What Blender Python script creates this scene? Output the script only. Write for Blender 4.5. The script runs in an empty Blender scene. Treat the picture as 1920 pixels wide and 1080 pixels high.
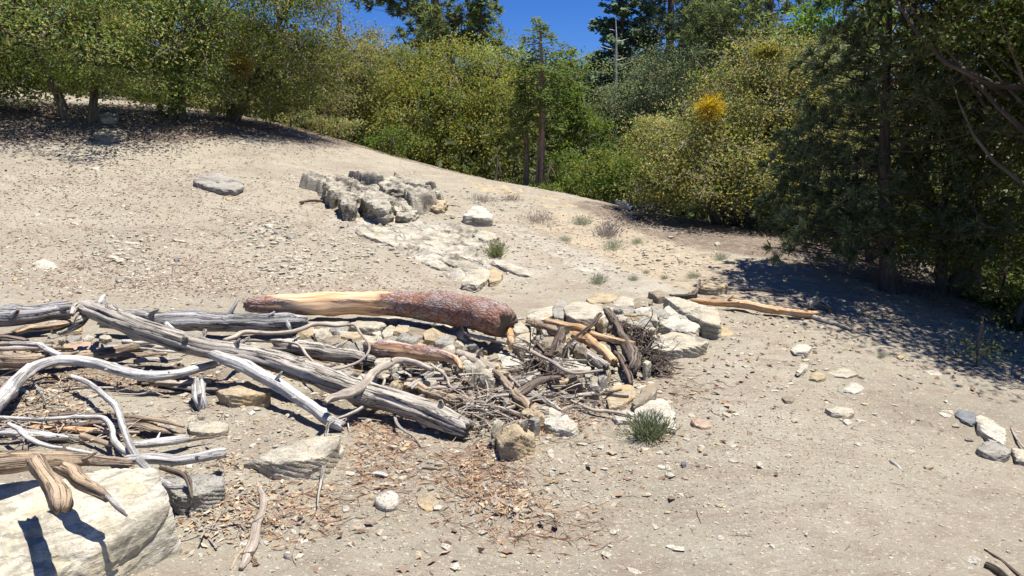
import bpy, bmesh, math, random
import numpy as np
from mathutils import Vector
R = math.radians
rng = np.random.default_rng(7)
random.seed(7)
scene = bpy.context.scene
col = scene.collection

# ------------------------------------------------------------------ camera, sky, sun, exposure
PITCH = R(10.0); FPX = 1280.0; EYE = 1.6
cam_d = bpy.data.cameras.new('camera'); cam = bpy.data.objects.new('camera', cam_d); col.objects.link(cam)
cam_d.sensor_width = 36.0; cam_d.lens = 24.0; cam_d.clip_start = 0.05; cam_d.clip_end = 500
cam.location = (0, 0, EYE); cam.rotation_euler = (R(90) - PITCH, 0, 0)
scene.camera = cam
SUN_EL, SUN_AZ = R(75), R(98)        # azimuth measured from +Y towards +X
world = bpy.data.worlds.new('World'); scene.world = world; world.use_nodes = True
nt = world.node_tree; nt.nodes.clear()
sky = nt.nodes.new('ShaderNodeTexSky'); sky.sky_type = 'NISHITA'; sky.sun_disc = False
sky.sun_elevation = SUN_EL; sky.sun_rotation = SUN_AZ
sky.altitude = 1800; sky.air_density = 1.0; sky.dust_density = 0.1; sky.ozone_density = 6.0
bg = nt.nodes.new('ShaderNodeBackground'); bg.inputs['Strength'].default_value = 0.05
out = nt.nodes.new('ShaderNodeOutputWorld')
hsv = nt.nodes.new('ShaderNodeHueSaturation'); hsv.inputs['Saturation'].default_value = 1.28; hsv.inputs['Value'].default_value = 1.45; hsv.inputs['Hue'].default_value = .515
nt.links.new(sky.outputs[0], hsv.inputs['Color']); nt.links.new(hsv.outputs[0], bg.inputs[0]); nt.links.new(bg.outputs[0], out.inputs[0])
sd = bpy.data.lights.new('sun', 'SUN'); so = bpy.data.objects.new('sun', sd); col.objects.link(so)
sd.energy = 5.0; sd.angle = R(0.53); sd.color = (1.0, 0.955, 0.88)
sdir = Vector((math.sin(SUN_AZ) * math.cos(SUN_EL), math.cos(SUN_AZ) * math.cos(SUN_EL), math.sin(SUN_EL)))
so.rotation_euler = sdir.to_track_quat('Z', 'Y').to_euler(); so.location = (0, 0, 30)
vs = scene.view_settings
vs.view_transform = 'Standard'; vs.look = 'None'; vs.exposure = 0.92; vs.gamma = 1.0; vs.use_curve_mapping = False

# ------------------------------------------------------------------ noise
_perm = np.random.default_rng(3).permutation(256).astype(np.int64); _perm = np.concatenate([_perm, _perm])
_g = np.random.default_rng(5).normal(size=(256, 3)); _g /= np.linalg.norm(_g, axis=1)[:, None]
def perlin(p):
    p = np.asarray(p, float); i = np.floor(p).astype(np.int64); f = p - i; i &= 255
    u = f * f * f * (f * (f * 6 - 15) + 10)
    def g(dx, dy, dz):
        h = _perm[_perm[_perm[(i[:, 0] + dx) & 255] + ((i[:, 1] + dy) & 255)] + ((i[:, 2] + dz) & 255)]
        return ((_g[h]) * (f - np.array([dx, dy, dz]))).sum(1)
    def L(a, b, t): return a + (b - a) * t
    x0 = L(L(g(0,0,0), g(1,0,0), u[:,0]), L(g(0,1,0), g(1,1,0), u[:,0]), u[:,1])
    x1 = L(L(g(0,0,1), g(1,0,1), u[:,0]), L(g(0,1,1), g(1,1,1), u[:,0]), u[:,1])
    return L(x0, x1, u[:,2]) * 1.6
def fbm(p, o=4, gain=.5):
    p = np.asarray(p, float); s = 0; a = 1
    for k in range(o): s = s + a * perlin(p * 2**k + 17.3 * k); a *= gain
    return s
def sstep(a, b, x):
    t = np.clip((x - a) / (b - a), 0, 1); return t * t * (3 - 2 * t)

# ------------------------------------------------------------------ terrain
CT, ST = math.cos(PITCH), math.sin(PITCH)
def ray(u, v):
    a = (u - 960) / FPX; b = (v - 540) / FPX
    return np.array([a, CT - b * ST, -ST - b * CT])
def atY(u, v, Y):
    d = ray(u, v); t = Y / d[1]
    return np.array([d[0] * t, Y, EYE + d[2] * t])
CP = [atY(*q) for q in [
 (960,1080,2.5),(960,900,3.3),(960,800,4.1),(960,700,5.15),(960,600,6.8),(960,550,7.9),(960,500,9.2),(960,450,10.7),(900,400,12.5),
 (500,1080,2.5),(500,900,3.25),(500,780,4.05),(500,680,5.0),(500,600,6.0),(500,540,7.1),(500,460,9.3),(500,400,11.2),(500,330,14),
 (0,1000,2.6),(0,800,3.65),(0,650,4.85),(0,560,6.2),(0,450,8.5),(0,370,10.5),(0,280,12.8),(0,225,14.5),
 (250,500,7.8),(250,360,11.5),(250,265,14.5),(250,215,17),
 (1400,1080,2.5),(1400,900,3.25),(1400,800,4.0),(1400,680,5.3),(1400,600,6.6),(1400,530,8.2),(1400,480,10),(1300,440,11.8),
 (1900,1060,2.55),(1900,900,3.4),(1900,800,4.3),(1900,730,5.1),(1800,660,6.1),(1650,570,7.6),
 (1920,600,8.6),(1750,530,10),(1700,480,12),
 (1230,400,14.5),(1100,374,16),(1000,352,17),(850,328,18),(760,305,18.8),(700,287,19.5),(620,265,20),(520,235,20.5),(380,210,20),(200,198,18.5),(0,188,16.5),
 (800,360,14.5),(650,330,15.5),(1100,460,11),(1200,500,9.5),
]]
CP += [np.array(q, float) for q in [(8,12,-.4),(13,12,-1.3),(6,16,-.2),(11,21,-1.6),(0,25,.55),(4,27,-.6),(-5,28,1.9),(-12,27,3.6),
 (-20,20,4.8),(-16,10,3.0),(-10,4,.9),(12,5,-1.3),(8,2.5,-.6),(0,45,-2.5),(-22,45,4),(25,40,-4),(25,10,-4),(-30,10,5.5),
 (-6,0,.3),(5,0,-.1),(0,-3,0),(0,85,7),(-60,60,14),(60,60,4),(0,62,1),(30,75,6),(60,0,-9),(-60,0,9),(0,-30,-1),(-40,-30,5),(40,-30,-6)]]
CP = np.array(CP)
def _U(r2): return np.where(r2 > 1e-12, r2 * np.log(np.maximum(r2, 1e-12)), 0)
_n = len(CP)
_D = ((CP[:, None, :2] - CP[None, :, :2]) ** 2).sum(2)
_A = np.zeros((_n + 3, _n + 3)); _A[:_n, :_n] = _U(_D) + np.eye(_n) * 0.35
_A[:_n, _n] = 1; _A[:_n, _n+1:] = CP[:, :2]; _A[_n, :_n] = 1; _A[_n+1:, :_n] = CP[:, :2].T
_w = np.linalg.solve(_A, np.concatenate([CP[:, 2], [0, 0, 0]]))
def gz(x, y):
    x = np.atleast_1d(np.asarray(x, float)); y = np.atleast_1d(np.asarray(y, float)); o = np.empty(x.shape)
    for s in range(0, len(x), 20000):
        r2 = (x[s:s+20000, None] - CP[None, :, 0])**2 + (y[s:s+20000, None] - CP[None, :, 1])**2
        o[s:s+20000] = _U(r2) @ _w[:_n] + _w[_n] + _w[_n+1] * x[s:s+20000] + _w[_n+2] * y[s:s+20000]
    return o
def gfull(x, y):
    x = np.atleast_1d(np.asarray(x, float)); y = np.atleast_1d(np.asarray(y, float))
    p = np.stack([x, y, np.zeros_like(x)], 1)
    z = gz(x, y) + .022 * fbm(p * 1.1, 3) + .013 * fbm(p * 5.5 + 9, 3) + .006 * fbm(p * 15 + 31, 3)
    # water-worn strata steps running down the slope
    z += .022 * np.maximum(0, perlin(np.stack([x * .8 + y * .5, (y + x * .18) * 3.2, 0 * x], 1))) + .016 * np.abs(perlin(np.stack([x * 2.2 + y * .9, (y + x * .2) * 7.5, 0 * x + 7], 1))) + .012 * fbm(np.stack([x * 3.1, y * 6.3, 0 * x + 3], 1), 3) * sstep(6.5, 9, y)
    return z
TS = np.concatenate([np.arange(1.5, 12, .04), np.arange(12, 60, .15)])
def P(u, v, h=0.0):
    """the point on the sight line of a pixel that stands h above the ground"""
    d = ray(u, v); d = d / d[1]
    x = d[0] * TS; z = EYE + d[2] * TS
    e = z - gz(x, TS) - h
    k = np.argmax(e < 0)
    if e[k] >= 0: k = np.argmin(e)
    t = TS[k]
    if k > 0 and e[k] < 0 and e[k-1] > 0: t = TS[k-1] + (TS[k] - TS[k-1]) * e[k-1] / (e[k-1] - e[k])
    return np.array([d[0] * t, t, EYE + d[2] * t])
def G(x, y): return float(gz(x, y)[0])

# ------------------------------------------------------------------ materials
def new_mat(name):
    m = bpy.data.materials.new(name); m.use_nodes = True
    n = m.node_tree.nodes; b = n['Principled BSDF']; b.inputs['Specular IOR Level'].default_value = .25
    return m, m.node_tree, b
def nd(t, typ, **kw):
    n = t.nodes.new(typ)
    for k, v in kw.items():
        if k in n.inputs: n.inputs[k].default_value = v
        else: setattr(n, k, v)
    return n
def ramp(t, src, stops):
    r = t.nodes.new('ShaderNodeValToRGB'); e = r.color_ramp.elements
    e[0].position = stops[0][0]; e[0].color = (*stops[0][1], 1); e[1].position = stops[-1][0]; e[1].color = (*stops[-1][1], 1)
    for p, c in stops[1:-1]: q = e.new(p); q.color = (*c, 1)
    t.links.new(src, r.inputs[0]); return r.outputs[0]
def mixc(t, fac, a, b, mode='MIX'):
    m = t.nodes.new('ShaderNodeMix'); m.data_type = 'RGBA'; m.blend_type = mode
    for i, s in ((0, fac), (6, a), (7, b)):
        if hasattr(s, 'links') or isinstance(s, bpy.types.NodeSocket): t.links.new(s, m.inputs[i])
        elif i == 0: m.inputs[0].default_value = s
        else: m.inputs[i].default_value = (*s, 1)
    return m.outputs[2]
def noise(t, vec, scale, detail=4, rough=.6, dist=0):
    n = nd(t, 'ShaderNodeTexNoise', Scale=scale, Detail=detail, Roughness=rough, Distortion=dist)
    if vec is not None: t.links.new(vec, n.inputs['Vector'])
    return n.outputs[0]
def vmap(t, vec, sc, rot=(0,0,0)):
    m = nd(t, 'ShaderNodeMapping'); m.inputs['Scale'].default_value = sc; m.inputs['Rotation'].default_value = rot
    t.links.new(vec, m.inputs['Vector']); return m.outputs[0]
def bump(t, b, h, strength, dist, prev=None):
    n = nd(t, 'ShaderNodeBump', Strength=strength, Distance=dist); t.links.new(h, n.inputs['Height'])
    if prev is not None: t.links.new(prev, n.inputs['Normal'])
    t.links.new(n.outputs[0], b.inputs['Normal']); return n.outputs[0]
def attr(t, name):
    a = t.nodes.new('ShaderNodeAttribute'); a.attribute_name = name; return a

def rock_mat(name, light, mid, dark, warm, fol=(0.2, -0.5, 0.3), speck=.5, stripe=.5):
    light, mid, warm = [tuple(x * .84 for x in c_) for c_ in (light, mid, warm)]; dark = tuple(x * .78 for x in dark)
    m, t, b = new_mat(name); tc = t.nodes.new('ShaderNodeTexCoord').outputs['Object']
    big = noise(t, tc, 3.0, 5, .65, .4)
    c = ramp(t, big, [(.36, dark), (.46, mid), (.62, light)])
    st = noise(t, vmap(t, tc, (4, 9, 34), fol), 1.4, 5, .7, .6)
    c = mixc(t, ramp(t, st, [(.40, (0,0,0)), (.52, (1,1,1))]), mixc(t, stripe, c, dark), c)
    w = noise(t, tc, 6.5, 3, .6); c = mixc(t, ramp(t, w, [(.5, (0,0,0)), (.72, (.75,.75,.75))]), c, warm)
    s = noise(t, tc, 90, 3, .7); c = mixc(t, ramp(t, s, [(.36, (speck,)*3), (.46, (0,0,0))]), c, tuple(x * .28 for x in dark))
    s2 = noise(t, tc, 55, 2, .6); c = mixc(t, ramp(t, s2, [(.6, (0,0,0)), (.72, (.5,.5,.5))]), c, tuple(min(.8, x * 1.25) for x in light))
    t.links.new(c, b.inputs['Base Color']); b.inputs['Roughness'].default_value = .85
    n1 = bump(t, b, st, .55, .02); n2 = bump(t, b, noise(t, tc, 28, 6, .75), .7, .012, n1)
    return m
ROCK = {
 'cream': rock_mat('cream_boulder', (.62,.58,.48), (.52,.48,.38), (.28,.25,.19), (.56,.46,.28), (.5,-.4,.5), .28, .75),
 'lichen': rock_mat('lichen_grey_rock', (.54,.50,.40), (.34,.305,.24), (.10,.085,.07), (.46,.40,.30), (.3,-.4,.4), .8, .7),
 'ledge': rock_mat('streaked_bedrock', (.58,.545,.455), (.45,.41,.33), (.22,.19,.15), (.48,.40,.28), (.1,-.2,.55), .9, .6),
 'pale': rock_mat('pale_schist', (.56,.52,.42), (.46,.42,.33), (.26,.23,.18), (.46,.37,.23), speck=.7),
 'white': rock_mat('white_granite', (.60,.57,.49), (.52,.49,.41), (.26,.24,.20), (.50,.42,.30), speck=.8),
 'tan': rock_mat('tan_schist', (.52,.44,.30), (.42,.34,.22), (.24,.19,.12), (.50,.34,.16)),
 'grey': rock_mat('grey_schist', (.42,.40,.35), (.32,.30,.26), (.16,.15,.13), (.36,.31,.24), speck=.8),
 'brown': rock_mat('brown_schist', (.36,.31,.23), (.29,.245,.18), (.17,.14,.10), (.33,.25,.15)),
 'pink': rock_mat('pink_schist', (.50,.38,.29), (.44,.32,.24), (.28,.2,.15), (.5,.36,.24)),
 'slate': rock_mat('slate_rock', (.25,.26,.27), (.19,.2,.21), (.10,.10,.11), (.26,.25,.23)),
}
def wood_mat(name, light, mid, dark, crack=.6, grain=1.0, warm=None):
    m, t, b = new_mat(name); g = attr(t, 'gco').outputs['Vector']
    a = noise(t, vmap(t, g, (60, 60, 2.2)), grain, 5, .7, .3)
    c = ramp(t, a, [(.32, dark), (.45, mid), (.62, light)])
    bl = noise(t, vmap(t, g, (5, 5, 3)), 1, 4, .6)
    c = mixc(t, ramp(t, bl, [(.35, (.8,.8,.8)), (.6, (0,0,0))]), c, tuple(x * .62 for x in mid))
    if warm is not None:
        w = noise(t, vmap(t, g, (9, 9, 2.4)), 1, 4, .65, .5); c = mixc(t, ramp(t, w, [(.47, (0,0,0)), (.58, (1,1,1))]), c, warm)
    ck = noise(t, vmap(t, g, (34, 34, .9)), 1, 4, .6, .8)
    ckr = ramp(t, ck, [(.465, (0,0,0)), (.5, (1,1,1)), (.53, (0,0,0))])
    ck2 = ramp(t, noise(t, vmap(t, g, (8, 8, 26)), 1, 4, .7, 1.0), [(.48, (0,0,0)), (.5, (1,1,1)), (.52, (0,0,0))])
    c = mixc(t, mixc(t, .35, mixc(t, crack, (0,0,0), ckr), ck2, 'ADD'), c, tuple(x * .16 for x in dark))
    t.links.new(c, b.inputs['Base Color']); b.inputs['Roughness'].default_value = .8
    n1 = bump(t, b, a, .7, .012); inv = nd(t, 'ShaderNodeInvert'); t.links.new(ckr, inv.inputs['Color'])
    bump(t, b, inv.outputs[0], crack, .015, n1)
    return m
WOOD = {
 'silver': wood_mat('silver_wood', (.66,.64,.60), (.52,.50,.47), (.27,.25,.23), .6),
 'grey': wood_mat('grey_weathered_wood', (.52,.475,.41), (.39,.35,.30), (.18,.155,.13), .9),
 'greycool': wood_mat('cool_grey_wood', (.42,.41,.40), (.29,.28,.28), (.12,.115,.11), .8),
 'brown': wood_mat('brown_weathered_wood', (.40,.32,.24), (.29,.22,.16), (.13,.09,.065), .7, warm=(.40,.30,.2)),
 'dark': wood_mat('dark_rotten_wood', (.24,.19,.15), (.15,.115,.09), (.05,.04,.032), .9),
 'orange': wood_mat('peeled_orange_wood', (.66,.50,.34), (.56,.38,.21), (.34,.2,.11), .45, warm=(.50,.28,.13)),
 'twig': wood_mat('pale_twig_wood', (.52,.46,.38), (.38,.32,.26), (.2,.16,.13), .3),
 'cut': wood_mat('cut_wood_end', (.58,.42,.24), (.45,.29,.14), (.25,.14,.07), .6),
}
def barked_mat():
    m, t, b = new_mat('flaking_bark_over_orange_wood'); g = attr(t, 'gco').outputs['Vector']; k = attr(t, 'bark').outputs['Fac']
    a = noise(t, vmap(t, g, (40, 40, 2)), 1, 5, .7, .3)
    wood = ramp(t, a, [(.32, (.36,.19,.09)), (.48, (.52,.33,.18)), (.62, (.62,.47,.33))])
    va = nd(t, 'ShaderNodeVectorMath', operation='ADD'); nn_ = nd(t, 'ShaderNodeTexNoise', Scale=22, Detail=3); t.links.new(g, nn_.inputs['Vector'])
    vs_ = nd(t, 'ShaderNodeVectorMath', operation='SCALE'); t.links.new(nn_.outputs['Color'], vs_.inputs[0]); vs_.inputs['Scale'].default_value = .05; t.links.new(g, va.inputs[0]); t.links.new(vs_.outputs[0], va.inputs[1]); gg = va.outputs[0]
    v = nd(t, 'ShaderNodeTexVoronoi', Scale=1.0); t.links.new(vmap(t, gg, (34, 34, 15)), v.inputs['Vector'])
    ed = nd(t, 'ShaderNodeTexVoronoi', Scale=1.0, feature='DISTANCE_TO_EDGE'); t.links.new(vmap(t, gg, (34, 34, 15)), ed.inputs['Vector'])
    bk = mixc(t, .6, ramp(t, v.outputs['Color'], [(.1, (.19,.10,.07)), (.5, (.25,.16,.125)), (.9, (.35,.28,.25))]), ramp(t, noise(t, vmap(t, g, (6,6,4)), 1, 4), [(.42, (.27,.12,.075)), (.58, (.29,.25,.24))]))
    bk = mixc(t, ramp(t, ed.outputs['Distance'], [(.0, (.9,.9,.9)), (.12, (0,0,0))]), bk, (.06,.035,.026))
    c = mixc(t, k, wood, bk)
    t.links.new(c, b.inputs['Base Color']); b.inputs['Roughness'].default_value = .8
    h = nd(t, 'ShaderNodeMath', operation='MULTIPLY'); t.links.new(ed.outputs['Distance'], h.inputs[0]); t.links.new(k, h.inputs[1])
    n1 = bump(t, b, h.outputs[0], .6, .016); bump(t, b, a, .3, .005, n1)
    return m
WOOD['barked'] = barked_mat()
def bark_mat(name, light, mid, dark, sc=(14, 14, 2.4)):
    m, t, b = new_mat(name); g = attr(t, 'gco').outputs['Vector']
    a = noise(t, vmap(t, g, sc), 1, 6, .7, .5)
    c = ramp(t, a, [(.35, dark), (.48, mid), (.62, light)])
    t.links.new(c, b.inputs['Base Color']); b.inputs['Roughness'].default_value = .9; bump(t, b, a, 1, .04); return m
BARK = {
 'oak': bark_mat('oak_bark', (.2,.17,.14), (.12,.10,.08), (.04,.033,.027)),
 'pine': bark_mat('pine_bark', (.27,.18,.13), (.17,.11,.08), (.05,.035,.025)),
 'cedar': bark_mat('cedar_bark', (.40,.28,.21), (.27,.18,.13), (.10,.065,.05), (10,10,.7)),
 'snag': bark_mat('bleached_snag', (.6,.57,.52), (.45,.43,.4), (.22,.2,.18)),
 'darkp': bark_mat('dark_pine_bark', (.12,.09,.075), (.07,.055,.045), (.025,.02,.016)),
 'twigs': bark_mat('bare_twigs', (.34,.29,.24), (.25,.21,.17), (.12,.1,.08)),
}
def leaf_mat(name, rough=.5, trans=.3, spec=.4):
    m, t, b = new_mat(name); a = attr(t, 'col').outputs['Color']
    t.links.new(a, b.inputs['Base Color']); b.inputs['Roughness'].default_value = rough; b.inputs['Specular IOR Level'].default_value = spec
    tr = nd(t, 'ShaderNodeBsdfTranslucent'); hs = nd(t, 'ShaderNodeHueSaturation', Saturation=1.15, Value=1.5); t.links.new(a, hs.inputs['Color']); t.links.new(hs.outputs[0], tr.inputs['Color'])
    mx = nd(t, 'ShaderNodeMixShader'); mx.inputs[0].default_value = trans
    t.links.new(b.outputs[0], mx.inputs[1]); t.links.new(tr.outputs[0], mx.inputs[2]); t.links.new(mx.outputs[0], t.nodes['Material Output'].inputs['Surface'])
    return m
LEAF = leaf_mat('leaf', .55, .42, .22); NEEDLE = leaf_mat('needle', .65, .42, .15); LITTER = leaf_mat('dry_litter', .75, .08, .2)

def ground_mat():
    m, t, b = new_mat('gravelly_soil'); tc = t.nodes.new('ShaderNodeTexCoord').outputs['Object']
    n1 = noise(t, tc, .8, 6, .6, .3)
    c = ramp(t, n1, [(.3, (.225,.203,.155)), (.5, (.30,.272,.208)), (.7, (.35,.32,.248))])
    zone = attr(t, 'zone').outputs['Vector']; sp = nd(t, 'ShaderNodeSeparateXYZ'); t.links.new(zone, sp.inputs[0])
    wob = noise(t, tc, 3.5, 6, .75)
    def fade(sock, lo=.35, hi=.65):
        a = nd(t, 'ShaderNodeMath', operation='ADD'); t.links.new(sock, a.inputs[0]); 
        s = nd(t, 'ShaderNodeMath', operation='SUBTRACT'); t.links.new(wob, s.inputs[0]); s.inputs[1].default_value = .5; t.links.new(s.outputs[0], a.inputs[1])
        return ramp(t, a.outputs[0], [(lo, (0,0,0)), (hi, (1,1,1))])
    c = mixc(t, fade(sp.outputs[1]), c, (.385,.32,.225))           # ochre soil
    c = mixc(t, fade(sp.outputs[2]), c, (.37,.345,.285))           # pale rotten rock
    c = mixc(t, fade(sp.outputs[0]), c, (.12,.09,.068))          # leaf mould, darkened to deepen the shade below the trees
    mo = noise(t, tc, 9, 5, .7); c = mixc(t, ramp(t, mo, [(.5, (0,0,0)), (.66, (.55,.55,.55))]), c, (.33,.27,.21))
    sl = noise(t, vmap(t, tc, (1.6, 4.2, 3), (0, 0, -.25)), 1, 7, .78, .8); c = mixc(t, ramp(t, sl, [(.36, (.85,.85,.85)), (.50, (0,0,0))]), c, (.215,.17,.132))  # brown streaks stand in for the short shadows of the strata
    pk = noise(t, tc, 1.7, 5, .7, .5); c = mixc(t, ramp(t, pk, [(.46, (0,0,0)), (.64, (.5,.5,.5))]), c, (.27,.22,.168))
    # grains
    sp1 = noise(t, tc, 140, 3, .8); c = mixc(t, ramp(t, sp1, [(.34, (.8,.8,.8)), (.46, (0,0,0))]), c, (.16,.13,.10))
    sp2 = noise(t, vmap(t, tc, (45, 70, 60), (0, 0, .35)), 1, 3, .7); c = mixc(t, ramp(t, sp2, [(.57, (0,0,0)), (.68, (.85,.85,.85))]), c, (.52,.47,.38))
    sp3 = noise(t, vmap(t, tc, (14, 40, 30), (0, 0, .5)), 1, 4, .75); c = mixc(t, ramp(t, sp3, [(.34, (.7,.7,.7)), (.42, (0,0,0))]), c, (.21,.165,.125))
    t.links.new(c, b.inputs['Base Color']); b.inputs['Roughness'].default_value = .95; b.inputs['Specular IOR Level'].default_value = .15
    p1 = bump(t, b, sp3, .5, .02); p2 = bump(t, b, noise(t, tc, 22, 6, .8), .8, .02, p1); bump(t, b, sp1, .6, .006, p2)
    return m
GROUND = ground_mat()

# ------------------------------------------------------------------ mesh building
def link_mesh(name, V, faces, mat, parent=None, loc=(0,0,0), attrs=None, smooth=False, mats=None, midx=None):
    """V (n,3); faces = list of int arrays (k,3)/(k,4)"""
    V = np.asarray(V, np.float32)
    me = bpy.data.meshes.new(name)
    fs = [np.asarray(f, np.int32) for f in faces if len(f)]
    loops = np.concatenate([f.ravel() for f in fs]); tot = np.concatenate([np.full(len(f), f.shape[1], np.int32) for f in fs])
    start = np.concatenate([[0], np.cumsum(tot)[:-1]]).astype(np.int32)
    me.vertices.add(len(V)); me.vertices.foreach_set('co', V.ravel())
    me.loops.add(len(loops)); me.loops.foreach_set('vertex_index', loops)
    me.polygons.add(len(tot)); me.polygons.foreach_set('loop_start', start)
    try: me.polygons.foreach_set('loop_total', tot)
    except Exception: pass
    for m in (mats or [mat]): me.materials.append(m)
    if midx is not None: me.polygons.foreach_set('material_index', np.asarray(midx, np.int32))
    me.polygons.foreach_set('use_smooth', np.full(len(tot), bool(smooth)))
    for k, (typ, arr) in (attrs or {}).items():
        a = me.attributes.new(k, typ, 'POINT')
        key = {'FLOAT': 'value', 'FLOAT_VECTOR': 'vector', 'FLOAT_COLOR': 'color'}[typ]
        a.data.foreach_set(key, np.asarray(arr, np.float32).ravel())
    me.update(calc_edges=True)
    o = bpy.data.objects.new(name, me); col.objects.link(o); o.location = loc
    if parent: o.parent = parent
    return o
def tag(o, label=None, cat=None, group=None, kind=None):
    if label: o['label'] = label
    if cat: o['category'] = cat
    if group: o['group'] = group
    if kind: o['kind'] = kind
    return o
def empty(name, loc, label, cat, group=None):
    o = bpy.data.objects.new(name, None); col.objects.link(o); o.location = loc; o.empty_display_size = .2
    return tag(o, label, cat, group)

def catmull(pts, n):
    pts = np.asarray(pts, float); m = len(pts)
    if m == 2: t = np.linspace(0, 1, n)[:, None]; return pts[0] * (1-t) + pts[1] * t
    q = np.vstack([2*pts[0] - pts[1], pts, 2*pts[-1] - pts[-2]])
    seg = np.linalg.norm(np.diff(pts[:, :3], axis=0), axis=1); cum = np.concatenate([[0], np.cumsum(seg)]); T = np.linspace(0, cum[-1], n)
    k = np.clip(np.searchsorted(cum, T, side='right') - 1, 0, m - 2); t = ((T - cum[k]) / np.maximum(seg[k], 1e-9))[:, None]
    p0, p1, p2, p3 = q[k], q[k+1], q[k+2], q[k+3]
    return .5 * ((2*p1) + (-p0+p2)*t + (2*p0-5*p1+4*p2-p3)*t**2 + (-p0+3*p1-3*p2+p3)*t**3)
class Tubes:
    """collects tubes for ONE mesh"""
    def __init__(s): s.V = []; s.F = []; s.T = []; s.A = []; s.n = 0; s.bark = []; s.end = []
    def add(s, pts, rad, sides=8, rings=None, gnarl=0.0, groove=0.0, seed=0, cap=True, barkfn=None, flat=1.0, wig=0.0, jag=0.0):
        pr = np.column_stack([pts, rad]); L = np.linalg.norm(np.diff(np.asarray(pts), axis=0), axis=1).sum()
        if rings is None: rings = max(len(pts), int(L / max(np.mean(rad) * .55, .01))); rings = min(rings, 170)
        c = catmull(pr, rings); C = c[:, :3].copy(); r = np.maximum(c[:, 3], .0008)
        if gnarl:
            bigr = 1.0 if np.mean(r) < .03 else .42
            r = r * (1 + bigr * gnarl * 1.1 * perlin(np.column_stack([np.linspace(0, L, rings) * 5, np.full(rings, seed * 1.3), np.zeros(rings)])))
            C = C + np.stack([perlin(C * 6 + seed + k * 13) + .5 * perlin(C * 15 + seed + k * 7) for k in range(3)], 1) * (r * bigr * min(.45, gnarl * 3.2))[:, None]
        if wig: C = C + wig * np.stack([perlin(C * 5 + seed + k * 31) for k in range(3)], 1) * L * np.sin(np.linspace(0, np.pi, rings))[:, None]
        T = np.gradient(C, axis=0); T /= np.linalg.norm(T, axis=1)[:, None] + 1e-9
        up = np.array([0, 0, 1.]) if abs(T[0, 2]) < .9 else np.array([1., 0, 0])
        N = np.cross(up, T); nn = np.linalg.norm(N, axis=1)[:, None]; N = np.where(nn > .05, N / np.maximum(nn, .05), np.cross([0, 1., 0], T)); N /= np.linalg.norm(N, axis=1)[:, None] + 1e-9
        B = np.cross(T, N)
        th = np.arange(sides) * 2 * np.pi / sides
        ct, st = np.cos(th), np.sin(th)
        lens = np.concatenate([[0], np.cumsum(np.linalg.norm(np.diff(C, axis=0), axis=1))])
        TH, LL = np.meshgrid(th, lens); rr = np.repeat(r[:, None], sides, 1)
        q = np.stack([np.cos(TH).ravel() * 1.0, np.sin(TH).ravel() * 1.0, LL.ravel()], 1)
        d = np.ones(q.shape[0])
        if gnarl: d += gnarl * fbm(q * [1.1, 1.1, 3.0] + seed * 7.1, 3) + gnarl * .45 * fbm(q * [3.4, 3.4, 7.0] + seed * 2.1, 3)
        if groove: d -= groove * np.maximum(0, 1 - np.abs(perlin(q * [2.6, 2.6, .9] + seed * 3.3)) * 5) + groove * .6 * np.maximum(0, 1 - np.abs(perlin(q * [5.2, 5.2, 1.6] + seed * 1.3)) * 6)
        if gnarl and sides > 8:
            kq = np.random.default_rng(int(seed) + 900)
            for _k in range(int(L / .22) + 1):
                ta, la, w_ = kq.random() * 6.283, kq.random() * L, .25 + .3 * kq.random()
                dt = np.angle(np.exp(1j * (TH.ravel() - ta))); dl = (LL.ravel() - la) / (np.mean(r) * 1.4)
                d += (.10 + .34 * kq.random() ** 2) * np.exp(-(dt ** 2 + dl ** 2) / (w_ ** 2 * 1.6))
        bk = None
        if barkfn is not None:
            bk = barkfn(q, lens[-1]); d += bk * .07
        s.bark.append(bk if bk is not None else np.zeros(q.shape[0]))
        rr = rr * d.reshape(rings, sides)
        V = C[:, None, :] + N[:, None, :] * (rr * ct)[..., None] + B[:, None, :] * (rr * st * flat)[..., None]
        if jag:
            for ring, sg in ((0, -1), (1, -1), (rings - 2, 1), (rings - 1, 1)):
                jn = perlin(np.column_stack([ct * 2.2, st * 2.2, np.full(sides, seed * 3.1 + (ring > 2) * 5)])) + .6 * perlin(np.column_stack([ct * 6, st * 6, np.full(sides, seed * 1.1)]))
                V[ring] += T[ring] * (sg * jag * r[ring] * (jn * 1.0) * (1 if ring in (0, rings - 1) else .5))[:, None]
        V = V.reshape(-1, 3); off = s.n
        i = np.arange(rings - 1)[:, None] * sides; j = np.arange(sides)[None]; j2 = (j + 1) % sides
        F = np.stack([i + j, i + j2, i + sides + j2, i + sides + j], 2).reshape(-1, 4) + off
        A = np.column_stack([np.cos(TH).ravel() * rr.ravel(), np.sin(TH).ravel() * rr.ravel(), LL.ravel()]) + seed * 1.7
        s.V.append(V); s.F.append(F); s.A.append(A); s.n += len(V)
        if cap:
            for e, ring in ((0, 0), (1, rings - 1)):
                cc = C[ring] + T[ring] * (.3 if e == 0 else -.3) * r[ring] * (jag if jag else -.5)
                s.V.append(cc[None]); s.A.append(A[ring*sides][None] * .3); s.bark.append(np.zeros(1)); k = s.n; s.n += 1
                jj = np.arange(sides); a = off + ring * sides + jj; b = off + ring * sides + (jj + 1) % sides
                tri = np.stack([a, b, np.full(sides, k)], 1) if e == 1 else np.stack([b, a, np.full(sides, k)], 1)
                s.T.append(tri)
        return C
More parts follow.
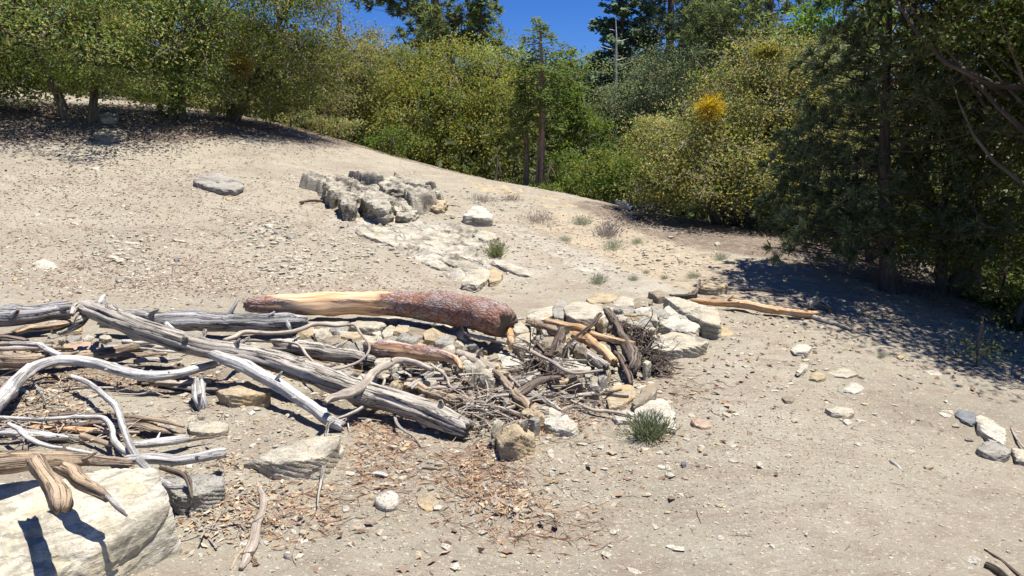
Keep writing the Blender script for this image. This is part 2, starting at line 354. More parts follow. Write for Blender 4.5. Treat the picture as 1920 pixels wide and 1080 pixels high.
    def build(s, name, mat, parent=None, origin=None, smooth=True, endmat=None):
        V = np.vstack(s.V); A = np.vstack(s.A); o = np.array(origin if origin is not None else [0, 0, 0], float)
        F = np.vstack(s.F); T = np.vstack(s.T) if s.T else np.zeros((0, 3), int)
        at = {'gco': ('FLOAT_VECTOR', A)}
        bk = np.concatenate(s.bark)
        if bk.any(): at['bark'] = ('FLOAT', bk)
        mats = [mat] + ([endmat] if endmat else []); mi = np.concatenate([np.zeros(len(F)), np.ones(len(T)) if endmat else np.zeros(len(T))])
        loc = o if parent is None else (0, 0, 0)
        ob = link_mesh(name, V - o, [F, T], mat, parent, loc, at, smooth, mats, mi)
        return ob

# ------------------------------------------------------------------ rocks
_ico = {}
def ico(l):
    if l not in _ico:
        bm = bmesh.new(); bmesh.ops.create_icosphere(bm, subdivisions=l, radius=1)
        V = np.array([v.co[:] for v in bm.verts]); F = np.array([[v.index for v in f.verts] for f in bm.faces]); bm.free()
        _ico[l] = (V, F)
    return _ico[l]
def hull_planes(pts):
    bm = bmesh.new()
    for p in pts: bm.verts.new(p)
    bmesh.ops.convex_hull(bm, input=bm.verts)
    N, D = [], []
    bm.normal_update()
    c = np.mean(pts, axis=0)
    for f in bm.faces:
        if f.calc_area() < 1e-7: continue
        n = np.array(f.normal); d = n @ (np.array(f.verts[0].co) - c)
        if d < 0: n, d = -n, -d
        N.append(n); D.append(max(d, 1e-4))
    bm.free(); return np.array(N), np.array(D), c
def rock_mesh(pts, lvl=4, rough=.06, strata=.02, seed=0, fol=(.25, .35, .9), soft=14):
    N, D, c = hull_planes(pts)
    S = (np.max(pts, 0) - np.min(pts, 0)) / 2 + 1e-3
    U, F = ico(lvl); d = U * S; ln = np.linalg.norm(d, axis=1); d = d / ln[:, None]
    q = (d @ N.T) / D[None]                                  # 1/r of each plane
    q = np.maximum(q, 1e-3); m = q.max(1)
    r = 1 / (m * (np.sum((q / m[:, None]) ** soft, 1)) ** (1 / soft))
    V = c + d * r[:, None]; size = float(np.cbrt(np.prod(S)))
    f = np.array(fol) / np.linalg.norm(fol); o = seed * 5.17
    n1 = fbm(V / size * .9 + o, 5, .6)
    h = V @ f / (size * .16) + perlin(V / size + o) * .8; st = np.abs((h % 1) - .5) * 2
    chip = np.maximum(0, perlin(V / size * 1.9 + o + 40)) ** 2 * 1.6
    disp = size * (rough * n1 + strata * (np.minimum(st * 2.2, 1) - .5) * (.4 + .6 * (perlin(V / size * 1.3 + o + 9) > -.1)) - rough * 1.8 * chip)
    V = V + d * disp[:, None]
    return V, F
rseed = [1]
def rock(label, pts, h, mat='pale', flare=1.0, lvl=4, rough=.07, strata=.035, sink=.06, name='rock', cat='rock', group=None, parent=None, mid=None, soft=26, fol=(.25,.35,.9), kindlabel=True, dx=0.0):
    rseed[0] += 1
    top = []
    for p in pts:
        hh = p[2] if len(p) > 2 else h
        top.append(P(p[0], p[1], hh))
    top = np.array(top); c = top.mean(0)
    bot = c + (top - c) * flare; bot[:, 0] += dx
    bot[:, 2] = gz(bot[:, 0], bot[:, 1]) - sink
    allp = [*top, *bot]
    if mid:
        md = c + (top - c) * mid; md[:, 2] = (top[:, 2] + gz(md[:, 0], md[:, 1])) / 2; allp += list(md)
    V, F = rock_mesh(np.array(allp), lvl, rough, strata, rseed[0], fol, soft)
    org = np.array([c[0], c[1], G(c[0], c[1])])
    if parent is not None:
        po = np.array(parent.location); ob = link_mesh(name, V - po, [F], ROCK[mat], parent)
        return ob
    return tag(link_mesh(name, V - org, [F], ROCK[mat], None, org), label, cat, group)

# ------------------------------------------------------------------ logs and branches
lseed = [0]
def path_px(pts, up):
    out, rad = [], []
    n = len(pts)
    for i, p in enumerate(pts):
        u, v, r = p[:3]; t = i / max(1, n - 1)
        e = p[3] if len(p) > 3 else (up[0] * (1 - t) + up[1] * t if isinstance(up, tuple) else up)
        q = P(u, v, .05 + e)
        dist = q[1] * CT - (q[2] - EYE) * ST; rr = r * dist / FPX
        q = P(u, v, rr * .85 + e); out.append(q); rad.append(rr)
    return np.array(out), np.array(rad)
def bark_fn(seed, thr=.0, ramp_=0.0):
    def f(q, L):
        thr_ = thr - ramp_ * sstep(.42, .56, q[:, 2] / L) - .5 * (1 - sstep(.04, .16, q[:, 2] / L)) * (ramp_ > 0)
        n = fbm(np.column_stack([q[:, 0] * 1.1, q[:, 1] * 1.1, q[:, 2] * 1.1]) + seed, 4)
        return sstep(thr_ - .03, thr_ + .05, n)
    return f
def log(name, label, pts, up=0.0, mat='grey', cat='log', sides=30, gnarl=.12, groove=.16, group=None, forks=(), end='cut', bark=None, wig=0.0, flat=1.0, parent=None, jag=.55):
    lseed[0] += 1; sd_ = lseed[0]
    C, r = path_px(pts, up)
    small = np.mean(r) < .02
    if small: sides = 7
    org = np.array([C[:, 0].mean(), C[:, 1].mean(), 0]); org[2] = C[:, 2].min() - r.max() * .9
    tb = Tubes(); tb.add(C, r, sides, None, gnarl, 0 if small else groove, sd_, True, bark, flat, wig, 0 if small else jag)
    if not small and bark is None and parent is None and flat == 1.0:
        kq = np.random.default_rng(sd_ + 40); LL_ = np.linalg.norm(np.diff(C, axis=0), axis=1).sum()
        for _ in range(1 + int(LL_ / .45)):
            f = kq.uniform(.1, .9) * (len(C) - 1); i_ = int(f); c_ = C[i_] * (1 - f + i_) + C[i_ + 1] * (f - i_); r_ = r[i_]
            tdir = C[i_ + 1] - C[i_]; tdir /= np.linalg.norm(tdir); dd = np.cross(tdir, kq.normal(size=3)); dd[2] = abs(dd[2]) * .8; dd = dd / (np.linalg.norm(dd) + 1e-6) + tdir * .6
            l_ = r_ * kq.uniform(1.3, 2.6); tb.add([c_, c_ + dd * l_ * .6, c_ + dd * l_ + kq.normal(size=3) * r_ * .2], [r_ * .38, r_ * .26, r_ * .12], 7, 6, .2, 0, sd_, True)
    if parent is not None:
        return tb.build(name, WOOD[mat], parent, np.array(parent.location), True, None)
    ob = tb.build(name, WOOD[mat], None, org, True, WOOD[end] if (end and not small) else None)
    tag(ob, label, cat, group)
    for fk in forks:
        nm, fpts, fup = fk[:3]; fm = fk[3] if len(fk) > 3 else mat
        C2, r2 = path_px(fpts, fup); t2 = Tubes(); t2.add(C2, r2, 18 if r2.mean() > .02 else 6, None, gnarl * 2, groove, sd_ + 50, jag=.8)
        t2.build(nm, WOOD[fm], ob, org, True)
    return ob
# ================================================================== GROUND
def axis(lo, hi, fine, step, g):
    a = list(np.arange(fine[0], fine[1], step)); s = step
    x = a[-1]
    while x < hi: s *= 1 + g; x += s; a.append(x)
    x = a[0]; s = step; b = []
    while x > lo: s *= 1 + g; x -= s; b.append(x)
    return np.array(b[::-1] + a)
gx = axis(-110, 110, (-6.4, 6.4), .034, .04); gy = axis(-6, 120, (2.1, 7.4), .03, .0095)
X, Y = np.meshgrid(gx, gy); xf, yf = X.ravel(), Y.ravel()
Z = gfull(xf, yf)
nx, ny = len(gx), len(gy)
ii = np.arange(ny - 1)[:, None] * nx; jj = np.arange(nx - 1)[None]
F = np.stack([ii + jj, ii + jj + 1, ii + nx + jj + 1, ii + nx + jj], 2).reshape(-1, 4)
def seglines(xs, ys, line, w0, w1):
    """1 within w0 of a polyline, fading to 0 at w1"""
    d = np.full(xs.shape, 1e9)
    for (ax, ay), (bx, by) in zip(line[:-1], line[1:]):
        t = np.clip(((xs-ax)*(bx-ax) + (ys-ay)*(by-ay)) / ((bx-ax)**2 + (by-ay)**2 + 1e-9), 0, 1)
        d = np.minimum(d, np.hypot(xs - ax - t*(bx-ax), ys - ay - t*(by-ay)))
    return 1 - sstep(w0, w1, d)
def XY(*px): return [tuple(P(u, v)[:2]) for u, v in px]
mould_shade = np.maximum(seglines(xf, yf, XY((-300, 215), (0, 215), (200, 222), (420, 222), (520, 240)), 1.3, 3.0),
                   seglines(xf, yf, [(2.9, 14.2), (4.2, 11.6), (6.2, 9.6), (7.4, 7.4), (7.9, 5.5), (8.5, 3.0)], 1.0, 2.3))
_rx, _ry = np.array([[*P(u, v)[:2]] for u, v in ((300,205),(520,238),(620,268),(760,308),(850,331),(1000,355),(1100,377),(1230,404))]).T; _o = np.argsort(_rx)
mould_shade = np.maximum(mould_shade, sstep(.6, 1.8, yf - np.interp(xf, _rx[_o], _ry[_o])))
mould_shade = np.maximum(mould_shade, .62 * seglines(xf, yf, XY((600, 640), (800, 640), (960, 660), (1180, 640)), .12, .45))  # soil made darker in the gaps of the rock heap
mould_shade = np.maximum(mould_shade, .62 * seglines(xf, yf, XY((-50, 700), (150, 700), (380, 720)), .15, .5)); mould_shade = np.maximum(mould_shade, .6 * seglines(xf, yf, XY((650, 735), (860, 760), (1000, 770)), .12, .5)); mould_shade = np.maximum(mould_shade, .55 * seglines(xf, yf, XY((0, 800), (250, 810)), .12, .4))
bl = np.interp(yf, [3, 5, 6.5, 8, 10, 12, 14, 17], [8.2, 7.2, 6.3, 5.2, 4.2, 3.4, 2.8, 1.9]); mould_shade = np.maximum(mould_shade, sstep(-.4, .5, xf - bl) * (yf > 2))  # spread over the right side to darken the shaded ground
ochre = seglines(xf, yf, XY((1080, 420), (1180, 460), (1290, 510), (1400, 530)), .5, 1.6) * .75 + .35 * seglines(xf, yf, XY((1290, 620), (1180, 720), (1300, 800)), .1, .6)
pale = seglines(xf, yf, XY((700, 420), (860, 450), (930, 500)), .4, 1.2) * .8
pale = np.maximum(pale, seglines(xf, yf, XY((960, 430), (1080, 480), (1180, 530), (1260, 560)), .15, .6) * .8)
pale = np.maximum(pale, seglines(xf, yf, XY((1420, 1060), (1380, 850), (1400, 680), (1330, 600)), .1, .9) * .42)
pale = np.maximum(pale, seglines(xf, yf, XY((560, 575), (800, 545), (1000, 555), (1180, 600)), .2, .8) * .25)
ground = tag(link_mesh('ground', np.column_stack([xf, yf, Z]), [F], GROUND, attrs={'zone': ('FLOAT_VECTOR', np.column_stack([mould_shade, ochre, pale]))}, smooth=True), kind='structure')

# bedrock showing through the slope: sheets of rock with their own relief
def bedrock(px, mat, lift, label, name='bedrock_ledge', fol=(.55, .84), amp=.05, step=.05, cells=0, cdrop=.06, ang=0.0, asp=2.2, ew=.22, parent=None, dome=0.0):
    poly = np.array([P(*p)[:2] for p in px]); lo, hi = poly.min(0) - .1, poly.max(0) + .1
    ax, ay = np.arange(lo[0], hi[0], step), np.arange(lo[1], hi[1], step); gxx, gyy = np.meshgrid(ax, ay); x, y = gxx.ravel(), gyy.ravel()
    ins = np.zeros(x.shape, bool); d = np.full(x.shape, 1e9); n = len(poly)
    for i in range(n):
        (x1, y1), (x2, y2) = poly[i], poly[(i+1) % n]
        c = ((y1 > y) != (y2 > y)) & (x < (x2-x1) * (y-y1) / (y2-y1+1e-12) + x1); ins ^= c
        t = np.clip(((x-x1)*(x2-x1)+(y-y1)*(y2-y1)) / ((x2-x1)**2+(y2-y1)**2), 0, 1); d = np.minimum(d, np.hypot(x-x1-t*(x2-x1), y-y1-t*(y2-y1)))
    sd_ = np.where(ins, d, -d); p = np.column_stack([x, y, 0*x])
    edge = sstep(-.05, ew, sd_ + .8 * ew * fbm(p * 2.2, 3))
    s = (x * fol[0] + y * fol[1]) / .26 + 1.1 * fbm(p * .9 + 5, 2); st = (s % 1)
    rel = amp * (np.minimum(st * 1.1, 1) - .5) * (.3 + .9 * (fbm(p * 1.3 + 20, 2) > -.1)) + .022 * fbm(p * 4 + 3, 4) - .05 * (fbm(p * 1.7 + 44, 3) > .42)
    if cells:
        cq = np.random.default_rng(len(px) * 7 + cells); ca, sa = math.cos(ang), math.sin(ang)
        wx = x + .07 * perlin(p * 3.1 + 2); wy = y + .07 * perlin(p * 3.1 + 8); U_ = np.column_stack([(wx * ca + wy * sa) / asp, -wx * sa + wy * ca])
        sel = np.flatnonzero(ins); sd2 = cq.choice(sel, cells); S_ = U_[sd2]; D_ = np.hypot(U_[:, None, 0] - S_[None, :, 0], U_[:, None, 1] - S_[None, :, 1])
        o_ = np.argsort(D_, 1)[:, :2]; f1 = np.take_along_axis(D_, o_[:, :1], 1)[:, 0]; f2 = np.take_along_axis(D_, o_[:, 1:2], 1)[:, 0]; ci = o_[:, 0]
        hh = cq.normal(size=cells) * cdrop; tx, ty = cq.normal(size=cells) * .06, cq.normal(size=cells) * .09
        rel = rel + hh[ci] + tx[ci] * (x - x[sd2][ci]) + ty[ci] * (y - y[sd2][ci]) - (cdrop * 1.3 + lift * .35) * (1 - sstep(.0, .035, f2 - f1)) - .03 * (1 - sstep(.0, .03, f2 - f1))
        rel = rel + dome * sstep(0, .5, sd_) + .05 * fbm(p * 5 + 70, 4)
    z = gz(x, y) - .08 + edge * (.08 + lift + rel)
    nx_ = len(ax); i = np.arange(len(ay)-1)[:, None]*nx_; j = np.arange(nx_-1)[None]
    F = np.stack([i+j, i+j+1, i+nx_+j+1, i+nx_+j], 2).reshape(-1, 4); keep = (edge[F].max(1) > .02); F = F[keep]
    u, inv = np.unique(F, return_inverse=True); F = inv.reshape(F.shape)
    V = np.column_stack([x, y, z])[u]; o = np.array([V[:,0].mean(), V[:,1].mean(), V[:,2].min()])
    if parent is not None: return link_mesh(name, V - np.array(parent.location), [F], ROCK[mat], parent)
    return tag(link_mesh(name, V - o, [F], ROCK[mat], None, o, smooth=False), label, 'bedrock')
ledge_ = bedrock([(640,408),(700,402),(800,412),(900,432),(945,455),(950,478),(925,500),(905,520),(860,535),(820,515),(760,490),(700,455),(650,425)], 'ledge', .035,
        'pale streaked bedrock sheet sloping down from the grey outcrop to the trail', amp=.07, step=.026, fol=(1.9, .75), dome=.04)
q = np.random.default_rng(61)
for k in range(34):
    f = q.random(); u = 690 + 220 * f + q.normal() * 16; v = 424 + 84 * f + q.normal() * 18 - 8; l = 22 + 34 * q.random(); w = 4 + 6 * q.random(); a = .33 + q.normal() * .06
    pts = [(u + (x_ * l * math.cos(a) - y_ * w * math.sin(a)), v + (x_ * l * math.sin(a) + y_ * w * math.cos(a))) for x_, y_ in [(-1, -.2), (-.6, -.8), (.3, -1), (1, -.5), (.9, .5), (.2, 1), (-.7, .7)]]
    rock(None, pts, .035 + .035 * q.random(), ['ledge','ledge','pale','lichen'][q.integers(0, 4)], lvl=3, rough=.06, strata=.05, sink=.06, parent=ledge_, name='rock_slab')
bedrock([(940,430),(1000,440),(1080,470),(1160,510),(1215,545),(1180,552),(1100,520),(1020,480),(950,455)], 'ledge', .0,
        'crumbling white rock streak running down right of the bedrock sheet', amp=.03, step=.04)
bedrock([(40,485),(85,476),(125,490),(118,506),(60,508)], 'white', .02, 'smooth pale rock patch flush with the dirt slope at far left', amp=.01, step=.03)
bedrock([(1558,905),(1580,890),(1605,895),(1622,925),(1628,950),(1600,955),(1575,935)], 'white', .012, 'worn white rock showing through the trail at lower right', amp=.008, step=.012)
bedrock([(850,330),(960,350),(1060,375),(1120,395),(1040,395),(930,368),(860,350)], 'tan', .0, 'low tan rubble ledge along the crest of the slope', amp=.04, step=.06)

# ================================================================== ROCKS
oc = P(690, 405)
outcrop = empty('rock_outcrop', (oc[0], oc[1], oc[2]), 'big lichen-grey rock outcrop of fused boulders on the upper slope', 'outcrop')
bedrock([(566,352),(578,334,.1),(606,324,.3),(650,320,.35),(700,317,.35),(745,328,.32),(790,346,.25),(835,370,.12),(840,390,.03),(800,402),(782,409),(740,413),(690,404),(650,395),(618,376),(588,362)], 'lichen', .23, '', 'fractured_rock_body', amp=.07, step=.022, cells=17, cdrop=.06, ang=-.8, asp=1.8, ew=.10, parent=outcrop, dome=.05)
for pts, h, mt, fl in [([(606,346),(614,326),(640,322),(662,332),(652,350),(620,356)], .36, 'lichen', .96), ([(674,366),(684,350),(706,352),(726,368),(740,384),(722,390),(690,380)], .34, 'lichen', 1.0),
  ([(632,368),(642,352),(664,352),(674,368),(666,380),(645,380)], .32, 'lichen', 1.0), ([(790,366),(812,362),(836,374),(830,388),(800,384)], .16, 'tan', 1.05), ([(735,384),(752,374),(776,380),(784,394),(772,404),(744,402)], .2, 'lichen', 1.0), ([(700,330),(735,326),(770,345),(755,356),(720,350)], .40, 'lichen', 1.0)]:
    rock(None, pts, h, mt, fl, lvl=4, rough=.20, strata=.13, parent=outcrop, name='boulder', sink=.15, soft=14)
PILE = 'stones heaped under the driftwood beside the trail'
def rk(label, pts, h, mat='pale', **k):
    if k.get('group') == PILE:
        cu = sum(p_[0] for p_ in pts) / len(pts); cv = sum(p_[1] for p_ in pts) / len(pts)
        pts = [(cu + (p_[0] - cu) * 1.2, cv + (p_[1] - cv) * 1.12, *p_[2:]) for p_ in pts]; h *= .85
    return rock(label, pts, h, mat, **k)
# single rocks of the slope
rk('grey hollowed boulder alone on the left dirt slope', [(350,336),(370,321),(402,318),(428,328),(458,336),(462,348),(440,355),(410,350),(375,346)], .13, 'grey', flare=.93, rough=.14, soft=9)
rk('white pointed rock at the right end of the outcrop', [(866,402),(885,384),(900,382),(922,396),(925,408),(900,408)], .14, 'white', rough=.1)
rk('dark-edged flat rock above the grass tuft on the bedrock', [(885,438),(905,430),(930,436),(932,446),(908,450)], .10, 'pale', strata=.08)
rk('pale wedge rock at the lowest tip of the bedrock sheet', [(862,528),(880,508),(905,498),(920,505),(918,522),(895,535)], .10, 'pale', strata=.08, rough=.1)
rk('rusty tan rock tucked beside the wedge rock', [(908,512),(925,501),(943,510),(940,524),(918,527)], .08, 'tan')
rk('boulder below the left oaks, darkened in colour for their shade', [(170,246),(190,236),(225,236),(245,248),(235,260),(185,258)], .12, 'brown', rough=.12, soft=9)  # darker brown stone colour imitates the shade of the oaks
rk('sunlit pale rock between the left oak trunks', [(180,214),(200,208),(222,212),(220,222),(190,222)], .12, 'pale')
rk('long tan rock with dark front at the head of the trail bend', [(1308,530),(1330,523),(1362,527),(1366,535),(1345,540),(1315,537)], .10, 'tan', strata=.07)
rk('olive brown rock left of the curved root', [(1214,545),(1235,541),(1256,548),(1255,555),(1232,556)], .09, 'brown')
for i, (lb, pts, h, mt) in enumerate([
 ('pale oval rock farthest up the trail on the right', [(1480,652),(1492,643),(1512,642),(1523,650),(1515,658),(1490,660)], .045, 'white'),
 ('slim pale stone standing on edge beside the orange stone', [(1491,694),(1500,680),(1514,676),(1517,683),(1505,697),(1496,700)], .05, 'pale'),
 ('small orange stone on the trail', [(1515,706),(1525,695),(1543,696),(1550,706),(1535,711)], .035, 'tan'),
 ('flat pale slab right of the orange stone', [(1548,697),(1575,688),(1605,690),(1612,700),(1590,706),(1560,704)], .03, 'pale'),
 ('thin grey slab just below the flat pale slab', [(1578,730),(1590,716),(1612,716),(1622,728),(1605,737)], .02, 'white'),
 ('small dark chip of stone left on the trail', [(1465,744),(1475,739),(1492,744),(1485,752),(1474,751)], .025, 'brown'),
 ('thin slab with a black undercut edge on the trail', [(1545,764),(1560,760),(1600,764),(1604,772),(1590,777),(1560,773)], .04, 'pale'),
 ('pink flat stone right of the green bush', [(1294,785),(1305,781),(1328,789),(1335,798),(1318,802),(1300,794)], .02, 'pink'),
 ('little grey wedge stone under the black-edged slab', [(1578,785),(1592,783),(1600,792),(1588,796)], .02, 'white'),
 ('tiny dark-topped stone in the dirt below the bush', [(1276,866),(1284,862),(1288,868),(1280,873)], .03, 'slate'),
 ('slate blue stone in the rocks at the right edge', [(1788,772),(1800,765),(1828,772),(1838,784),(1825,792),(1800,785)], .04, 'slate'),
 ('white quartz block at the right edge of the trail', [(1828,776),(1850,778),(1888,806),(1886,826),(1858,822),(1835,800)], .05, 'white'),
 ('dark layered rock below the white quartz block', [(1828,838),(1850,822),(1890,830),(1896,848),(1870,852),(1845,848)], .05, 'grey'),
 ('small pale rock left of the slate stone', [(1758,772),(1775,765),(1790,768),(1786,780),(1768,780)], .02, 'white'),
 ('pale slab leaving the frame right of the quartz block', [(1896,838),(1930,842),(1940,866),(1905,858)], .04, 'pale'),
 ('long pale flake at the edge of the shade', [(1728,694),(1745,692),(1765,697),(1770,704),(1745,702)], .02, 'white'),
 ('pale chip of stone at the bottom right corner', [(1810,1045),(1822,1040),(1840,1046),(1832,1056),(1815,1055)], .015, 'white'),
 ('round white stone in the lower right dirt', [(1640,936),(1650,933),(1658,940),(1650,946),(1640,944)], .012, 'white'),
]): rk(lb, pts, h, mt, lvl=3, sink=.03, flare=1.02)
# foreground
rk('huge cream boulder filling the bottom left corner', [(-120,905,.34),(20,893,.33),(110,890,.32),(190,880,.32),(292,876,.30),(322,938,.22),(285,962,.20),(240,1000,.17),(180,1015,.17),(120,1060,.13),(40,1110,.12),(-120,1130,.15)], .3, 'cream', flare=.97, lvl=6, rough=.065, strata=.05, sink=.1, dx=.05, soft=34, fol=(.55,-.6,.6))
rk('grey striped rock wedged behind the huge cream boulder', [(300,893),(340,884),(390,886),(424,892),(420,908),(385,925),(330,930)], .10, 'grey', flare=.98, lvl=5, strata=.06)
rk('half buried long rock with a shaded front below the silver branch', [(445,872,.03),(500,848,.09),(545,828,.10),(600,815,.10),(642,812,.11),(640,830,.11),(608,856,.12),(560,862,.12),(510,866,.10),(478,878,.04)], .1, 'pale', flare=.99, lvl=5, rough=.05, strata=.03)
rk('small pale stone leaning on the half buried long rock', [(612,835),(640,830),(648,842),(628,856),(615,856)], .05, 'pale', lvl=4)
rk('blocky tan rock with a cream top in front of the twig pile', [(928,815,.07),(952,798,.10),(970,790,.12),(1005,813,.10),(1006,826,.08),(972,815,.17),(936,838,.10)], .13, 'tan', flare=.95, lvl=5, rough=.08, strata=.03)
rk('bright cream flat rock behind the blocky tan rock', [(1016,762),(1050,762),(1086,796),(1076,804),(1040,802),(1010,786)], .06, 'white', lvl=4, flare=1.0)
rk('round speckled white stone in the needle litter', [(697,926),(712,912),(738,912),(752,924),(752,938),(732,948),(708,944)], .055, 'white', flare=.92, lvl=4, rough=.09, soft=7)
rk('flat cream stone right of the speckled white stone', [(779,934),(790,922),(808,924),(826,938),(820,953),(800,957),(786,948)], .025, 'tan', lvl=4, flare=.95)
rk('small greenish white stone below the blocky tan rock', [(1024,842),(1036,840),(1042,856),(1030,858)], .02, 'white', lvl=3)
rk('second tiny white stone below the greenish one', [(1030,882),(1038,880),(1041,892),(1032,894)], .015, 'white', lvl=3)
rk('flat brown stone half sunk left of the needle litter', [(706,832),(722,828),(736,832),(734,848),(712,850)], .012, 'brown', lvl=3)
rk('long tan slab in the shadow under the silver branch', [(402,731),(430,723),(465,712),(508,728),(506,737),(470,740),(430,741)], .10, 'tan', flare=.95, lvl=4, group=None)
rk('sunken cream slab below the stick jumble on the left', [(350,792),(390,785),(428,792),(430,805),(395,811),(355,806)], .04, 'pale', lvl=4)
# rocks at the right of the pile, lining the trail
rk('broad flat rock jutting over the trail right of the root wad', [(1226,652),(1236,630),(1262,622),(1300,628),(1320,640),(1300,648),(1255,655)], .13, 'pale', flare=.93, lvl=5, group=PILE, strata=.05)
rk('big bleached boulder at the corner of the trail bend', [(1240,600),(1248,578),(1268,567),(1300,575),(1318,598),(1300,618),(1262,616)], .12, 'white', flare=1.05, lvl=5, group=PILE, rough=.09)
rk('long ridge-like boulder behind the bleached boulder', [(1252,555),(1272,556),(1312,569),(1340,580),(1348,594),(1344,606),(1318,600),(1282,580)], .18, 'pale', flare=1.0, lvl=5, group=PILE, rough=.09, strata=.06)
rk('rounded grey end block of the ridge-like boulder', [(1312,588),(1340,586),(1350,600),(1346,610),(1318,610)], .12, 'grey', flare=1.0, lvl=4, group=PILE)
rk('tan earth-stained rock at the trail edge right of the boulders', [(1345,612),(1365,612),(1375,625),(1360,630),(1345,628)], .02, 'tan', lvl=3, group=PILE)
rk('yellow topped rock standing highest at the back of the pile', [(1103,560),(1118,549),(1150,550),(1157,556),(1138,564),(1112,566)], .17, 'tan', flare=.9, group=PILE)
rk('pale block right of the yellow topped rock', [(1150,562),(1168,555),(1186,558),(1186,570),(1165,573),(1152,570)], .15, 'pale', flare=.95, group=PILE)
rk('small pale wedge under the yellow topped rock', [(1130,574),(1142,566),(1160,568),(1158,578),(1140,582)], .13, 'white', group=PILE)
rk('low flat rock at the back edge between pile and bedrock streak', [(1184,562),(1200,557),(1222,560),(1218,568),(1190,569)], .10, 'brown', group=PILE)
rk('thin tilted slab just left of the bleached boulder', [(1206,582),(1220,572),(1246,578),(1247,586),(1228,593),(1210,590)], .14, 'grey', flare=.9, group=PILE)
rk('tilted brown slab right of the dark root wad top', [(1182,590),(1195,575),(1212,582),(1200,596),(1187,598)], .15, 'brown', flare=.95, group=PILE)
rk('cream block with a dark side face above the root wad twigs', [(1188,600),(1204,590),(1226,600),(1228,614),(1210,616),(1190,610)], .12, 'pale', flare=.95, group=PILE)
rk('small grey rock under the cream block', [(1228,600),(1242,598),(1250,606),(1240,614),(1228,612)], .06, 'grey', group=PILE)
rk('rounded pale rock between root wad and flat jutting rock', [(1205,628),(1220,620),(1236,625),(1232,640),(1212,645)], .08, 'pale', group=PILE)
rk('big flat table rock at the back of the pile', [(1062,574),(1082,565),(1122,567),(1138,582),(1130,592),(1082,596),(1064,586)], .15, 'pale', flare=.97, lvl=5, group=PILE, rough=.03)
rk('cream slab left of the table rock', [(990,590),(1000,580),(1034,573),(1042,583),(1024,596),(1000,598)], .10, 'pale', flare=.97, group=PILE)
rk('upright grey stone between the cream slab and table rock', [(1036,580),(1044,562),(1058,561),(1062,580),(1054,594),(1040,592)], .12, 'grey', flare=.95, group=PILE)
rk('shaded orange-brown block under the table rock', [(1075,603),(1100,600),(1118,604),(1112,614),(1085,614)], .06, 'tan', group=PILE)
rk('long flat pale stone under the left of the barked orange log', [(576,600),(600,593),(640,595),(652,602),(636,608),(596,608)], .12, 'pale', flare=.9, group=PILE)
rk('rounded cream stone under the middle of the barked orange log', [(656,606),(680,598),(716,600),(720,608),(700,613),(668,612)], .13, 'pale', flare=.9, group=PILE)
rk('thin slab hidden behind the rounded cream stone', [(640,598),(690,592),(760,594),(790,598),(730,600)], .10, 'pale', flare=.95, group=PILE)
rk('dark stone in shadow beneath the barked orange log', [(752,600),(785,594),(812,600),(806,610),(768,610)], .10, 'grey', group=PILE)
rk('pale rounded stone at the foot of the shadow below the orange log', [(812,612),(826,604),(848,608),(850,618),(832,624),(814,620)], .10, 'white', flare=.95, group=PILE)
rk('knobbly brown stone at the left of the rock heap', [(592,614),(612,610),(626,616),(622,630),(600,630)], .10, 'brown', rough=.13, group=PILE)
rk('rough pale stone below the knobbly brown stone', [(564,636),(582,627),(600,636),(598,650),(572,650)], .08, 'grey', rough=.13, group=PILE)
rk('large smooth grey-green stone in the rock heap', [(617,624),(648,620),(700,632),(694,650),(656,655),(630,646)], .13, 'pale', flare=.98, lvl=5, rough=.05, group=PILE)
rk('cream stone tucked below the large smooth stone', [(586,650),(602,641),(628,645),(632,656),(600,660)], .08, 'pale', group=PILE)
rk('small round stone below the orange log near its middle', [(698,622),(710,616),(716,626),(708,632)], .08, 'white', group=PILE, lvl=3)
rk('tall narrow cream stone between two slabs of the heap', [(716,622),(730,608),(740,612),(736,626),(722,630)], .12, 'pale', group=PILE)
rk('lumpy white stone right of the narrow cream stone', [(742,614),(752,605),(764,610),(768,624),(752,627)], .12, 'white', rough=.15, group=PILE)
rk('flat pale stone in the middle of the heap', [(704,642),(726,628),(764,628),(782,640),(766,650),(722,648)], .07, 'pale', group=PILE)
rk('brown loaf-shaped stone in the middle of the heap', [(766,613),(800,612),(836,622),(851,630),(842,636),(800,634),(774,626)], .13, 'brown', flare=.92, lvl=5, rough=.05, group=PILE)
rk('cream stone right of the brown loaf-shaped stone', [(842,640),(858,627),(876,632),(884,645),(868,655),(848,652)], .10, 'pale', group=PILE)
rk('small cream stone under a thin root in the heap', [(882,652),(895,642),(910,645),(908,656),(890,660)], .08, 'pale', group=PILE)
rk('rounded stone left of the log end', [(905,650),(925,640),(942,645),(940,656),(915,658)], .08, 'tan', group=PILE)
rk('reddish cream stone just left of the broken log end', [(900,664),(925,653),(955,655),(960,664),(930,672),(905,672)], .06, 'tan', group=PILE)
rk('white boulder with dark cracks in front of the log end', [(930,668),(940,658),(962,662),(980,678),(978,688),(950,690),(934,684)], .10, 'white', flare=.95, lvl=5, group=PILE)
rk('large cream stone right of the broken log end', [(968,632),(985,622),(1014,626),(1016,642),(990,652),(970,646)], .08, 'pale', lvl=4, group=PILE)
rk('tan stone behind the broken log end', [(962,612),(975,603),(992,608),(990,620),(968,622)], .10, 'pale', group=PILE)
rk('flat white stone with a pink rim in the middle of the root tangle', [(1045,675),(1065,668),(1100,680),(1105,690),(1085,700),(1055,696)], .07, 'white', lvl=4, group=PILE)
rk('shadowed brown stone below the root tangle', [(1120,640),(1135,640),(1150,650),(1140,660),(1122,655)], .06, 'brown', group=PILE)
